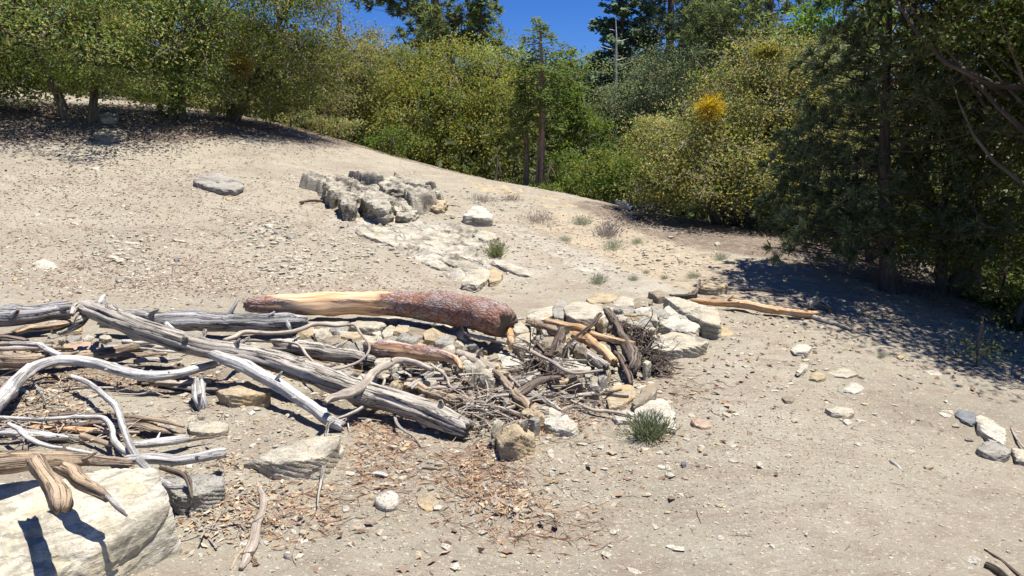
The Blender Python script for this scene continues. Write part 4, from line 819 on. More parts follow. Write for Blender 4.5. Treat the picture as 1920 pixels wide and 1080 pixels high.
pebbles('rubble', 'broken pale rock chips strewn below the outcrop', world_scatter(1500, [(500,440,60,25,2),(560,500,80,30,1),(700,470,120,40,1),(860,385,120,30,1.5),(1080,400,140,35,1.5),(1250,490,90,30,1),(240,470,80,30,1)], 39), .012, .06, 'pale', 40, .5, 2.2)
pebbles('rubble', 'small stones filling the gaps of the rock heap', world_scatter(900, [(760,640,190,25,3),(1000,640,90,40,2),(1150,720,70,40,1),(1200,610,50,30,1)], 41), .012, .045, 'pale', 42, .6, 1.5)
pebbles('gravel', 'fine grit on the near trail', world_scatter(9000, [(960,900,950,190,1)], 43), .0025, .010, 'pale', 44, .6)
pebbles('gravel', 'fine dark grit on the near trail', world_scatter(6000, [(960,900,950,190,1)], 45), .002, .008, 'brown', 46, .6)

def flakes(name, label, XYp, L, wr, colors, seed, cat='leaf litter', curl=.35, lift=.004, tilt=.35):
    q = np.random.default_rng(seed); n = len(XYp)
    l = L * (.5 + .9 * q.random(n)); w = l * wr * (.6 + .8 * q.random(n)); a = q.random(n) * 6.283
    t = np.stack([np.cos(a), np.sin(a), q.normal(0, tilt * .6, n)], 1); s = np.stack([-np.sin(a), np.cos(a), q.normal(0, tilt, n)], 1)
    c = np.column_stack([XYp, gfull(XYp[:, 0], XYp[:, 1]) + lift + np.abs(q.normal(0, lift, n))]); up = np.array([0, 0, 1.])
    cu = (q.normal(0, curl, n) * l)[:, None]
    V = np.stack([c - t*l[:,None]/2 + up*cu*.5, c - t*l[:,None]*.1 + s*w[:,None]/2 , c + t*l[:,None]/2 + up*cu*.5, c - t*l[:,None]*.05 - s*w[:,None]/2], 1)
    C = np.array(colors)[q.integers(0, len(colors), n)] * (.7 + .6 * q.random((n, 1))); C = np.repeat(np.column_stack([C, np.ones(n)])[:, None], 4, 1)
    o = np.array([XYp[0,0], XYp[0,1], G(*XYp[0])]); i = np.arange(n)[:, None] * 4
    T = np.vstack([i + [0, 1, 2], i + [0, 2, 3]])
    return tag(link_mesh(name, V.reshape(-1, 3) - o, [T], LITTER, None, o, {'col': ('FLOAT_COLOR', C.reshape(-1, 4))}), label, cat, None, 'stuff')
DRY = [(.40,.30,.19),(.34,.24,.145),(.46,.37,.26),(.24,.175,.12),(.42,.27,.145),(.38,.33,.265)]
flakes('leaf_litter', 'dry orange and tan oak leaves caught in front of the driftwood', world_scatter(1400, [(720,865,60,60,2),(910,900,70,50,2.4),(960,940,80,40,1.5),(880,780,110,30,2),(1040,760,90,40,2),(760,740,60,15,.8),(1130,780,60,30,.5),(945,960,60,50,1)], 51), .04, .32, DRY + [(.22,.17,.13),(.34,.29,.24),(.40,.36,.31)], 52)
flakes('leaf_litter', 'dry leaves and bark flakes around the jumble at lower left', world_scatter(2600, [(200,715,200,18,2),(120,655,130,12,1),(60,760,100,30,2),(150,800,150,25,1.5),(400,960,80,60,2),(520,960,80,50,1),(420,870,40,25,.6),(200,700,150,15,.7)], 53), .035, .35, DRY + [(.5,.4,.28),(.3,.25,.21)], 54)
flakes('wood_chips', 'bleached wood chips and leaf scraps spread over the left slope', world_scatter(13000, [(480,290,200,18,.7),(1000,400,260,40,.8),(700,330,200,30,.5),(350,450,420,90,3),(200,340,320,40,1.6),(550,540,350,30,.8),(250,520,260,40,1)], 55), .045, .3, [(.50,.43,.33),(.38,.30,.22),(.28,.19,.13),(.25,.18,.13),(.55,.50,.42),(.30,.21,.16)], 56)
flakes('wood_chips', 'small dark and tan scraps spread over the near dirt', world_scatter(3600, [(960,900,900,170,2),(1500,800,380,220,1)], 57), .014, .4, [(.40,.33,.25),(.22,.16,.12),(.5,.44,.36),(.28,.18,.12)], 58, lift=.002)
flakes('pine_needles', 'rusty pine needles lying in drifts on the dirt', world_scatter(2600, [(720,860,70,70,2),(900,900,100,70,2.6),(1000,990,150,50,1),(1040,790,100,40,1.4),(700,790,60,20,.8),(560,960,100,60,1),(1250,740,80,50,.7),(480,420,60,18,.5),(380,470,60,20,.4)], 59), .085, .03, [(.46,.27,.16),(.40,.23,.13),(.52,.34,.22),(.33,.2,.13)], 60, 'pine needles', .1, .005)
flakes('leaf_mould', 'brown fallen leaves carpeting the shade below the left oaks', world_scatter(9000, [(200,235,420,40,2),(430,245,160,22,1),(0,230,250,40,1)], 61), .06, .5, [(.20,.13,.085),(.3,.21,.14),(.38,.29,.2),(.13,.09,.06)], 62)
flakes('leaf_mould', 'brown fallen leaves carpeting the shade below the right trees', world_scatter(7000, [(1700,560,330,60,2),(1450,460,150,40,1),(1940,640,140,50,1),(1330,420,120,25,.6)], 63), .05, .5, [(.20,.13,.085),(.27,.19,.13),(.35,.27,.19),(.13,.09,.06)], 64)

# ================================================================== PLANTS
LB = np.array([1.8, 1.72, 1.4]); NB = np.array([1.6, 1.55, 1.5])       # the whole wood is a sun-bleached yellow green, raised further so crowns look lit
class Leaves:
    """collects leaf faces for ONE crown"""
    def __init__(s): s.V = []; s.C = []
    def add(s, c, L, wr, cols, q, nrm=None, along=None, fold=.12, spread=1.0):
        n = len(c); 
        t = q.normal(size=(n, 3)) if along is None else along + q.normal(size=(n, 3)) * .35 * spread
        t /= np.linalg.norm(t, axis=1)[:, None] + 1e-9
        m = q.normal(size=(n, 3)) * .5 + (np.array([0, 0, .75]) if nrm is None else nrm)
        b = np.cross(m, t); b /= np.linalg.norm(b, axis=1)[:, None] + 1e-9; m = np.cross(t, b)
        l = (L * (.65 + .7 * q.random(n)))[:, None]; w = l * wr * .5
        V = np.stack([c - t*l*.5, c + b*w + m*l*fold, c + t*l*.5, c - b*w + m*l*fold], 1)
        s.V.append(V); s.C.append(np.repeat(np.column_stack([cols, np.ones(n)])[:, None], 4, 1))
    def build(s, name, mat, parent=None, o=(0,0,0)):
        V = np.vstack(s.V); n = len(V); C = np.vstack(s.C); i = np.arange(n)[:, None] * 4
        T = np.vstack([i + [0, 1, 2], i + [0, 2, 3]])
        return link_mesh(name, V.reshape(-1, 3) - np.array(o), [T], mat, parent, (0,0,0) if parent else o, {'col': ('FLOAT_COLOR', C.reshape(-1, 4))})
def ell(u, v, ru, rv, Y, dy=None):
    c = atY(u, v, Y); s = Y / FPX * 1.0
    return np.array(c), np.array([ru * s, (dy if dy else (ru + rv) * .5 * s), rv * s])
def broadleaf(name, label, base, trunks, ells, leafL, n, pal, seed, cat='tree', group=None, bark='oak', wr=.55, csize=.16, limbs=True, twig=0, patch=None, leafm=None, tr=.11, holes=True):
    """base (x,y); trunks = [(dx,dy,lean_x,lean_z height,r)]; ells = list of (center, radii)"""
    q = np.random.default_rng(seed); org = np.array([base[0], base[1], G(*base) - .05]); e = empty(name, org, label, cat, group)
    vol = np.array([r[0] * r[2] for c, r in ells]); vol = vol / vol.sum(); LV = Leaves(); tb = Tubes(); pal = np.array(pal)
    tops = []
    for (dx, dy, tx, ty, hz, r) in trunks:
        s = org + [dx, dy, 0]; t = org + [tx, ty, hz]; m = (s + t) / 2 + q.normal(size=3) * [.12, .1, 0] * hz * .4
        tb.add([s, s * .6 + m * .4, m, t], [r * 1.25, r, r * .85, r * .5], 10, 16, .12, 0, seed, False); tops.append((s, m, t, r))
    tw = Tubes(); anytw = False
    for (c, rad), f in zip(ells, vol):
        sz = csize * (rad[0] * rad[1] * rad[2]) ** (1/3) + .12; k = max(6, int(n * f / 110)); per = max(8, int(n * f / k))
        d = q.normal(size=(k, 3)); d /= np.linalg.norm(d, axis=1)[:, None]
        wob = 1 + .28 * fbm(d * 1.7 + seed, 2)
        rr = (.45 + .55 * q.random(k) ** .45) * wob; cc = c + d * rr[:, None] * rad
        cc = cc[cc[:, 2] > gz(cc[:, 0], cc[:, 1]) + .1 * sz]
        if holes and len(cc) > 8: cc = cc[fbm(cc * (1.5 / max(.5, min(rad))) + seed, 2) > -.24]
        for p in cc:
            outd = (p - c) / rad; outd /= np.linalg.norm(outd) + 1e-9
            off = q.normal(size=(per, 3)) * [1, 1, .42] * sz * (.5 + .8 * q.random())
            base_c = pal[q.integers(0, len(pal))] * (.75 + .5 * q.random()); cl = base_c * LB * (.75 + .5 * q.random((per, 1)))
            cl[:, 0] *= 1 + .15 * q.normal(size=per)
            LV.add(p + off, leafL, wr, np.clip(cl, .008, .7), q, nrm=outd * .45 + q.normal(size=3) * .45 + [0, 0, .75])
        if limbs and tops:
            for p in cc[q.permutation(len(cc))[:max(4, len(cc) // 7)]]:
                s, m, t, r = tops[int(np.argmin([np.linalg.norm((tt - p) * [1, 1, .3]) for _, _, tt, _ in tops]))]
                a = m * (1 - (w := q.random() * .9)) + t * w; mid = (a + p) / 2 + [0, 0, -.1 * np.linalg.norm(p - a)] + q.normal(size=3) * .08 * np.linalg.norm(p - a)
                tb.add([a, mid, p], [r * .42, r * .24, r * .06], 5, 8, .05, 0, 1, False)
        if twig:
            for p in cc[q.integers(0, max(1, len(cc)), int(twig * f) + 1)]:
                outd = (p - c) / rad + q.normal(size=3) * .6; outd /= np.linalg.norm(outd); l = sz * (1.2 + q.random())
                tw.add([p - outd * l * .6, p + q.normal(size=3) * l * .1, p + outd * l * .7], [.010, .007, .003], 3, 5, 0, 0, 1, False, wig=.08); anytw = True
    if patch is not None:
        for (c, r_, num, pc) in patch:
            d = q.normal(size=(num, 3)); d /= np.linalg.norm(d, axis=1)[:, None]; pp = c + d * (r_ * q.random(num)[:, None] ** .5)
            cl = np.array(pc) * (.6 + .8 * q.random((num, 1))); LV.add(pp, leafL, wr, cl, q)
    tb.build('trunk', BARK[bark], e, org); LV.build('crown', leafm or LEAF, e, org)
    if anytw: tw.build('bare_twigs', BARK['twigs'], e, org, False)['kind'] = 'stuff'
    return e
def conifer(name, label, base, H, r, start, reach, nwh, per, mode, pal, seed, leafL=.2, cat='tree', group=None, bark='pine', droop=-.1, prof=None, skip=0.0, lean=(0, 0), wr=.12, dens=1.0, keep=None, zmin=0.0, tuftn=14, stubs=0, vis=True):
    """layered conifer: trunk + boughs; mode 'spray' (flat drooping sprays) or 'tuft' (long needle tufts)"""
    q = np.random.default_rng(seed); org = np.array([base[0], base[1], G(*base) - .05]); e = empty(name, org, label, cat, group)
    tb = Tubes(); top = org + [lean[0], lean[1], H]
    bend = lambda f: org * (1 - f) + top * f + np.array([.06 * math.sin(f * 5 + seed), 0, 0]) * H * .15
    tb.add([bend(f) for f in np.linspace(0, 1, 8)], [r * (1.15 - f) + .01 for f in np.linspace(0, 1, 8)], 10, 30, .08, .1, seed, False)
    LV = Leaves(); pal = np.array(pal); prof = prof or (lambda f: (1 - f) ** .8)
    for k in range(nwh):
        f = start + (1 - start) * (k + q.random() * .7) / nwh; z0 = bend(f)
        for j in range(per):
            if q.random() < skip: continue
            a = q.random() * 6.283; l = reach * prof((f - start) / (1 - start)) * (.6 + .55 * q.random()) + .1
            dr = droop + q.normal() * .08 + (.35 * f if mode == 'tuft' else .12 * f)
            d = np.array([math.cos(a), math.sin(a), dr]); end = z0 + d * l; mid = z0 + d * l * .5 + [0, 0, (-.06 if mode == 'tuft' else .05) * l]
            tb.add([z0, mid, end], [max(.012, r * .16 * (1.1 - f)), max(.008, r * .09 * (1.1 - f)), .005], 4, 6, 0, 0, 1, False)
            side = np.array([-math.sin(a), math.cos(a), 0.])
            if mode == 'spray':
                m = int(l * 26 * dens / max(leafL, .08) * .35) + 8; s = q.random(m) ** .6; w = (q.random(m) - .5) * 2 * (.34 * l * (1.15 - s) + .05)
                pc = z0 + np.outer(s, d) * l + side * w[:, None]; pc[:, 2] += .05 * l * np.sin(s * 3) - np.abs(w) * .25 + q.normal(size=m) * .05 * (1 + l * .3)
                col_ = NB * pal[q.integers(0, len(pal))] * (.7 + .55 * q.random((m, 1))); al = np.outer(np.ones(m), d) + side * np.sign(w)[:, None] * .9
                LV.add(pc, leafL, wr * 3.2, col_, q, along=al, nrm=np.array([0, 0, 1.2]), spread=.8)
            else:
                nt_ = max(2, int(l * 5.0 * dens)); s = 1 - q.random(nt_) ** 1.4 * .75
                for ss in s:
                    off = side * (q.normal() * .22 * l * (1.2 - ss) * 1.2) + np.array([0, 0, abs(q.normal()) * .1 + q.normal() * .05 * l]); c = z0 + d * l * ss + off
                    dd = d + side * np.sign(off @ side) * .5 + [0, 0, .35]; dd /= np.linalg.norm(dd)
                    al = dd + q.normal(size=(tuftn, 3)) * .75; al /= np.linalg.norm(al, axis=1)[:, None]
                    col_ = NB * pal[q.integers(0, len(pal))] * (.75 + .5 * q.random((tuftn, 1))) * (.85 + .3 * q.random())
                    LV.add(c + al * leafL * .42, leafL, wr, col_, q, along=al * 3, nrm=np.array([0, 0, 1.]), spread=.3)
    for k in range(stubs):
        f = .05 + (start - .05) * q.random(); z0 = bend(f); a = q.random() * 6.283; l = .25 + .9 * q.random(); d = np.array([math.cos(a), math.sin(a), q.normal() * .15])
        tb.add([z0, z0 + d * l * .5, z0 + d * l + [0, 0, .1 * l]], [.02, .014, .005], 4, 5, 0, 0, 1, False)
    tb.build('trunk', BARK[bark], e, org); LV.build('crown', NEEDLE, e, org); return e
YO = [(.105,.125,.035),(.085,.105,.030),(.13,.14,.045),(.065,.085,.028)]                 # yellow-green live oak
LO = [(.13,.155,.055),(.09,.115,.04),(.16,.18,.08),(.06,.08,.03),(.11,.15,.045)]            # left oak, glossy
MG = [(.055,.085,.022),(.07,.095,.025),(.045,.07,.02),(.09,.105,.03)]                    # mid green
GG = [(.09,.11,.065),(.07,.09,.055),(.11,.125,.08)]                                       # grey green
OL = [(.13,.13,.06),(.10,.11,.05),(.15,.15,.08)]                                       # olive
BL = [(.12,.165,.11),(.10,.14,.09),(.14,.18,.115)]                                  # bluish conifer
CD = [(.085,.115,.03),(.065,.095,.028),(.10,.13,.04)]                                 # cedar yellow green
PN = [(.14,.165,.07),(.12,.145,.065),(.155,.18,.08),(.09,.115,.055)]
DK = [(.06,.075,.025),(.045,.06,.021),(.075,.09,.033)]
def B2(u, Y): return (float(atY(u, 500, Y)[0]), Y)
def H2(base, u, v): return float(atY(u, v, base[1])[2] - G(*base))

# left live oaks
b = P(140, 228)[:2]; Y = b[1]
broadleaf('live_oak', 'leafy live oak hanging over the far left with sunlit glossy leaves', b, [(-.15,0,-.5,.2,2.9,.09),(.3,.1,.6,.3,2.8,.08)],
  [ell(30,30,190,120,Y-.6,2.4), ell(200,60,120,110,Y-.7,2.3), ell(60,135,130,46,Y-.6,2.2), ell(170,140,90,42,Y-.7), ell(-20,150,120,40,Y-.5), ell(-180,60,160,170,Y), ell(100,-120,260,120,Y)], 0.078, 72000, LO, 101, wr=.5, twig=120)
b = P(322, 222)[:2]; Y = b[1]
broadleaf('live_oak', 'dark trunked live oak in the middle of the left trees', b, [(0,0,-.2,.2,3.4,.10),(.2,.1,.9,.0,3.2,.08),(-.4,.3,-.7,.4,2.8,.07)],
  [ell(300,30,130,80,Y-.6,2.3), ell(270,120,95,56,Y-.7,2.0), ell(360,148,80,48,Y-.5), ell(270,150,70,34,Y-.2), ell(380,-80,240,110,Y+.2), ell(420,60,100,70,Y+.6)], .078, 54000, LO, 102, twig=120)
b = P(432, 226)[:2]; Y = b[1]
broadleaf('live_oak', 'multi-stemmed live oak leaning right at the end of the left trees', b, [(0,0,-.3,.2,2.6,.08),(.05,0,1.3,.1,1.5,.07),(0,.1,.5,.2,2.4,.06),(.1,0,1.8,.2,3.4,.09)],
  [ell(480,110,100,70,Y-.4,2.0), ell(560,50,105,75,Y-.3,1.9), ell(520,170,90,45,Y+.2), ell(430,170,60,40,Y), ell(600,120,60,50,Y+.6), ell(560,-60,110,70,Y+.4)], .07, 36000, [(.10,.115,.04),(.12,.13,.05),(.075,.09,.035)], 103, twig=260)
# mistletoe in the crowns
def mistletoe(label, u, v, ru, rv, Y, colr, seed):
    q = np.random.default_rng(seed); c, r = ell(u, v, ru, rv, Y); n = 2600; d = q.normal(size=(n, 3)); d /= np.linalg.norm(d, axis=1)[:, None]
    p = c + d * r * (.15 + .85 * q.random((n, 1)) ** .8) * (1 + .45 * fbm(d * 1.9 + seed, 3))[:, None]; LV = Leaves(); cl = np.array(colr) * (.6 + .8 * q.random((n, 1))); L_ = .05 * Y / 14
    LV.add(p, L_, .35, cl, q, along=d * 2, spread=1)
    o = LV.build('mistletoe', LEAF, None, tuple(c)); tag(o, label, 'mistletoe', 'yellow mistletoe clumps in the oak crowns')
mistletoe('bright orange yellow mistletoe ball on the right oak', 1331, 203, 29, 30, 12.7, (.42,.31,.05), 71)
mistletoe('yellow mistletoe on top of the right oak below the pine trunk', 1442, 97, 34, 14, 13.5, (.27,.25,.07), 72)
mistletoe('pale yellow mistletoe in the far left oak', 222, 50, 34, 30, P(140,228)[1]-1.3, (.24,.25,.09), 73)
mistletoe('orange brown mistletoe low in the leaning left oak', 450, 122, 22, 26, P(432,226)[1]-1.9, (.22,.17,.05), 74)
mistletoe('dark rusty mistletoe at the top right corner', 1765, 50, 60, 50, 8.2, (.13,.085,.02), 75)
# middle distance
broadleaf('live_oak', 'olive bushy oak just right of the left trees', B2(640, 25), [(0,0,.3,0,4.5,.14),(-1,0,-1.2,0,4,.12)], [ell(640,110,70,75,25), ell(580,190,80,60,24.5), ell(690,170,75,80,25.5), ell(640,215,110,38,24), ell(700,105,50,45,27)], .09, 26000, OL, 104, twig=150)
broadleaf('round_tree', 'wide rounded green tree in the centre behind the slope', B2(850, 25), [(0,0,0,0,5,.2),(.6,0,1.8,0,4,.13),(-.6,0,-1.8,0,4,.13)],
  [ell(850,150,95,75,25), ell(800,225,100,90,24), ell(900,230,95,90,24.3), ell(850,290,130,50,23.6), ell(740,200,60,60,25), ell(955,180,45,60,25.5), ell(770,130,45,40,26)], .09, 48000, [(.125,.135,.04),(.10,.112,.034),(.145,.15,.05),(.075,.09,.03)], 105, holes=False)
b = B2(1012, 19.2)
conifer('cedar_tree', 'slender cedar with a bare reddish trunk standing on the crest', b, H2(b, 1012, 32), .11, .38, .95, 30, 4, 'spray', CD, 106, .10, bark='cedar', droop=-.25, prof=lambda f: .35 + .75 * math.sin(min(1, (1-f) * 1.25) * 2.2) if f < .9 else .25, skip=.25, stubs=14, wr=.16, dens=.55)
b = B2(985, 19.8)
conifer('young_cedar', 'thin pale-stemmed young cedar left of the slender cedar', b, H2(b, 985, 120), .07, .3, .7, 22, 4, 'spray', CD, 107, .10, bark='cedar', droop=-.2, skip=.2, wr=.16, dens=.55)
broadleaf('small_tree', 'thin leafy tree with drooping foliage right of the slender cedar', B2(1060, 21), [(0,0,.1,0,4.2,.06)], [ell(1055,150,34,60,21), ell(1075,215,34,50,21), ell(1050,260,26,34,20.6)], .10, 7000, CD, 108)
broadleaf('tree', 'small tree filling the gap left of the cedar trunk', B2(960, 28), [(0,0,0,0,5,.1)], [ell(965,150,35,60,28), ell(975,230,40,70,27), ell(930,110,30,40,29)], .12, 7000, PN, 109)
for i, (u, v, ru, rv, Yb, lb, pl) in enumerate([(1065,320,45,42,19.5,'bright green bush right of the cedar trunk',CD),(1130,330,50,45,17.5,'green bush behind the weathered wood heap',MG),(1100,270,45,55,21,'tall bush between the cedar and grey-green tree',MG),
    (1180,330,45,50,16.5,'dense green bush at the left foot of the yellow oak',MG),(1130,230,40,50,24,'dark bush below the tall fir',DK),(1030,356,16,9,17.5,'tiny yellow green shrub on the crest by the cedar foot',CD),(930,345,40,10,18.4,'low brown-green shrub along the crest',OL),(620,240,60,22,21.5,'low green shrub at the crest below the olive oak',OL),(740,268,45,34,21,'shrub at the left foot of the rounded tree',MG),(560,232,40,20,21.5,'olive shrub on the crest at left',OL)]):
    bb = B2(u, Yb); broadleaf('bush', lb, bb, [(0,0,.05,0,.8,.03)], [ell(u, v, ru, rv, Yb)], .08 if i != 5 else .05, 4200 if i < 5 else 1500, pl, 120 + i, cat='bush', group='bushes along the crest of the slope')
# far conifers
b = B2(828, 36)
conifer('ponderosa_pine', 'ponderosa pine rising above the centre trees against the sky', b, H2(b, 828, -170), .42, .52, 4.2, 17, 5, 'tuft', PN, 140, .36, droop=-.08, prof=lambda f: .75 + .3 * math.sin(f * 3) - .5 * f, wr=.10, dens=1.15, tuftn=16)
b = B2(903, 33)
conifer('slim_conifer', 'slim pale green conifer right of the ponderosa pine', b, H2(b, 903, -30), .14, .3, 1.15, 34, 5, 'spray', [(.11,.14,.05),(.09,.12,.045)], 141, .16, droop=-.2, prof=lambda f: .9 - .55 * f, wr=.14, dens=.9)
b = B2(1150, 38)
conifer('tall_fir', 'tall bluish fir with layered boughs left of the white snag', b, H2(b, 1165, -50), .3, .25, 3.0, 30, 6, 'spray', BL, 142, .3, droop=.05, prof=lambda f: 1.05 - .75 * f, wr=.14, dens=1.5)
b = B2(1235, 39)
conifer('tall_fir', 'broad bluish pine behind the grey-green tree', b, H2(b, 1240, -160), .4, .25, 4.0, 26, 6, 'tuft', [(.12,.15,.09),(.10,.13,.08),(.14,.165,.10)], 143, .4, droop=.02, prof=lambda f: 1.0 - .5 * f, wr=.11, dens=1.3, tuftn=14)
b = B2(1345, 30)
conifer('ponderosa_pine', 'feathery pine left of the dark pine trunk', b, H2(b, 1330, -140), .25, .3, 3.0, 22, 6, 'tuft', PN, 144, .34, droop=-.05, prof=lambda f: 1.0 - .4 * f, wr=.1, dens=1.2, tuftn=14)
b = B2(1416, 22)
conifer('ponderosa_pine', 'thick dark pine trunk rising out of the top edge', b, H2(b, 1420, -260), .24, .50, 2.6, 14, 5, 'tuft', PN, 145, .26, bark='darkp', droop=-.15, prof=lambda f: 1.0, wr=.1, dens=1.3, tuftn=14, skip=.1)
b = B2(1372, 24)
conifer('young_conifer', 'small bright green conifer left of the dark pine trunk', b, H2(b, 1372, 48), .1, .3, 1.1, 30, 6, 'spray', [(.08,.13,.025),(.065,.11,.022)], 146, .12, droop=-.3, prof=lambda f: .9 - .6 * f, wr=.15, dens=.9)
# white snag
b = B2(1155, 33); C0 = np.array([b[0], b[1], G(*b)]); t1 = atY(1155, 128, 33); t2 = atY(1154, 28, 33); tb = Tubes(); tb.add([C0, t1, (t1 + t2) / 2 + [.03, 0, 0], t2], [.12, .06, .045, .012], 8, 24, .08, 0, 3, False)
for f, dx, l in [(.15, 1, .5), (.35, -1, .7), (.5, 1, .6), (.05, 1, .8), (.7, -1, .3)]:
    p = t1 * (1-f) + t2 * f; tb.add([p, p + [dx*l*.5, 0, .05], p + [dx*l, 0, .25*l]], [.03, .02, .01], 4, 5, 0, 0, 1, False)
tag(tb.build('dead_snag', BARK['snag'], None, C0), 'bleached dead snag pole standing before the tall fir', 'snag')
broadleaf('live_oak', 'grey-green rounded tree below the bluish pine', B2(1225, 24), [(0,0,0,0,4.5,.16)], [ell(1240,150,85,70,24), ell(1180,200,60,80,23.4), ell(1290,140,50,50,24.5), ell(1150,260,50,60,22.5), ell(1240,240,70,60,23)], .085, 28000, GG, 110, twig=60)
broadleaf('tree', 'bright green leafy tree at the top right of centre', B2(1560, 18), [(0,0,0,0,5,.12)], [ell(1520,45,55,45,18), ell(1590,20,70,60,17.5), ell(1560,80,60,40,17.8)], .10, 9000, [(.07,.12,.025),(.055,.10,.022),(.09,.14,.03)], 111)
# yellow-green oak
bx = B2(1400, 13.8)
broadleaf('live_oak', 'big yellow-green live oak sweeping down to the ground at right', bx, [(-.3,0,-1.0,.2,2.6,.12),(.1,.1,.2,.2,3.3,.14),(.5,0,1.3,.1,2.8,.11),(-.6,-.1,-1.9,-.1,1.9,.08)],
  [ell(1440,180,130,90,13.9), ell(1330,270,110,80,13.5), ell(1260,330,70,70,13.2), ell(1500,130,100,60,14.2), ell(1450,290,120,80,13.0), ell(1370,350,110,48,12.6), ell(1230,260,50,50,14.2), ell(1540,230,80,90,13.2)], .058, 62000, [(.15,.155,.06),(.12,.13,.05),(.18,.18,.085),(.085,.10,.035),(.14,.14,.07)], 112, twig=900, holes=False)
# dark near pine
b = P(1664, 548)[:2]
conifer('young_pine', 'dark shaded pine with soft needle clumps at the edge of the shade', b, H2(b, 1612, -40), .085, .14, 1.5, 26, 5, 'tuft', [(.085,.105,.055),(.10,.12,.065),(.065,.085,.045)], 147, .13, bark='darkp', droop=-.02, prof=lambda f: 1.05 - .6 * f, lean=(-.35, 0), wr=.05, dens=1.5, tuftn=26)
# dark right oaks
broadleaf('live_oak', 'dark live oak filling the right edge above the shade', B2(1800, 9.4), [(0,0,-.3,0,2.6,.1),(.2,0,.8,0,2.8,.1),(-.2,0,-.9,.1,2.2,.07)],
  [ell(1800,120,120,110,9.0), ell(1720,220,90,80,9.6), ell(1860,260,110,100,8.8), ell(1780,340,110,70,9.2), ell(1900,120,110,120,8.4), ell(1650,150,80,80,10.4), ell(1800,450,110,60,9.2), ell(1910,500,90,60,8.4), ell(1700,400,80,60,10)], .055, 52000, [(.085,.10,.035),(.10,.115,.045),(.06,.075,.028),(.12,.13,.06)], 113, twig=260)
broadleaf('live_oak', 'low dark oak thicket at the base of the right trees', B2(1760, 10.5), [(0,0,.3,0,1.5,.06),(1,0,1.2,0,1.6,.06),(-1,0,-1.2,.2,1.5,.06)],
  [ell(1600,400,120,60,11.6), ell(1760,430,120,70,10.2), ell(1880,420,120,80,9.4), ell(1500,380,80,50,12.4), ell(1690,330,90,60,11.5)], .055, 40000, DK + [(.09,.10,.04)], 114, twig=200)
broadleaf('live_oak', 'oak added just beyond the right edge of view to cast shade', (7.6, 7.9), [(0,0,0,0,3,.14)], [(np.array([7.3, 8.2, 2.6]), np.array([1.7, 1.6, 1.3])), (np.array([6.6, 6.9, 2.9]), np.array([1.0, 1.0, .9])), (np.array([8.5, 6.8, 2.3]), np.array([1.6, 1.4, 1.3]))], .07, 22000, DK, 115)  # added to throw shade on the ground at right
broadleaf('live_oak', 'unseen oak added farther down the slope to cast shade', (8.6, 4.8), [(0,0,0,0,3,.14)], [(np.array([8.0, 5.2, 1.9]), np.array([1.5, 1.6, 1.2]))], .07, 12000, DK, 116)  # out of view, added only for the shade it throws
b = P(1832, 690)[:2]
broadleaf('oak_sapling', 'small sunlit sapling in the black shade at right', b, [(0,0,0,0,.5,.012)], [ell(1832,640,26,40,b[1])], .03, 260, [(.11,.13,.05),(.14,.16,.07)], 117, cat='sapling')
broadleaf('live_oak', 'low oak leaning in over the shade at the right edge', (5.9, 6.6), [(0,0,-.3,0,2.6,.07)], [(np.array([5.0, 7.1, 3.2]), np.array([1.1, 1.0, .6])), (np.array([5.5, 5.9, 2.9]), np.array([1.0, .9, .6])), (np.array([6.3, 7.6, 3.1]), np.array([1.1, 1.0, .7])), (np.array([5.75, 7.0, 2.1]), np.array([.9, .9, .8])), (np.array([5.7, 5.7, 1.75]), np.array([.75, .8, .55])), (np.array([6.2, 6.4, 1.4]), np.array([.7, .8, .7]))], .055, 36000, DK, 118)  # some crowns lie out of view, added to cast the shade
broadleaf('live_oak', 'spreading oak added beyond the right edge so its canopy shades the trail', (6.7, 6.3), [(0,0,-1.2,.2,3.1,.12),(0,0,-.4,1.2,3.0,.1)],  # overhanging canopy added above the view as a shade caster
  [(np.array(c_), np.array(r_)) for c_, r_ in [((4.3,7.7,4.1),(.9,.8,.5)),((4.95,6.6,3.8),(1.0,.9,.5)),((5.4,5.5,3.4),(1.0,.9,.5)),((5.9,6.9,3.6),(1.0,1.0,.6)),((6.5,5.6,3.2),(1.0,.9,.6)),((5.2,8.4,4.1),(1.1,.9,.6)),((6.6,8.0,3.6),(1.2,1.0,.7)),((5.6,4.7,3.1),(.8,.7,.4))]], .065, 52000, DK, 119, bark='darkp')
for i, (u, v, ru, rv, Yb) in enumerate([(40,160,110,40,20),(170,165,90,36,21),(290,160,90,40,22),(400,175,80,40,22.5),(500,190,70,40,23.5),(-60,150,100,50,19)]):
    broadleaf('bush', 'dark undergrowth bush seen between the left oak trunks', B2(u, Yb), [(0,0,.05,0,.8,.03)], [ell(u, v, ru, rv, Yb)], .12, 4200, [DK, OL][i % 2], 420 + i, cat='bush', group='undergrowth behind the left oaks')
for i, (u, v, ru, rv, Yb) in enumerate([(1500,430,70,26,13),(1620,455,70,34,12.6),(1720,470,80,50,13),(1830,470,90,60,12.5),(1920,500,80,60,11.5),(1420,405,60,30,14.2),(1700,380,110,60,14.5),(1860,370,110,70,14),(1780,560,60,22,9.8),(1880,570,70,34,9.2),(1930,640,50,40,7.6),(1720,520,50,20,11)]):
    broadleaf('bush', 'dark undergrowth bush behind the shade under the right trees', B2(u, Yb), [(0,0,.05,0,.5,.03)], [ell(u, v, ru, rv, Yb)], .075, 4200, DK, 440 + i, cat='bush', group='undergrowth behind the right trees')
q = np.random.default_rng(909); LV = Leaves(); cx, cy = q.uniform(-40, 36, 4200), 20 + 95 * q.random(4200)
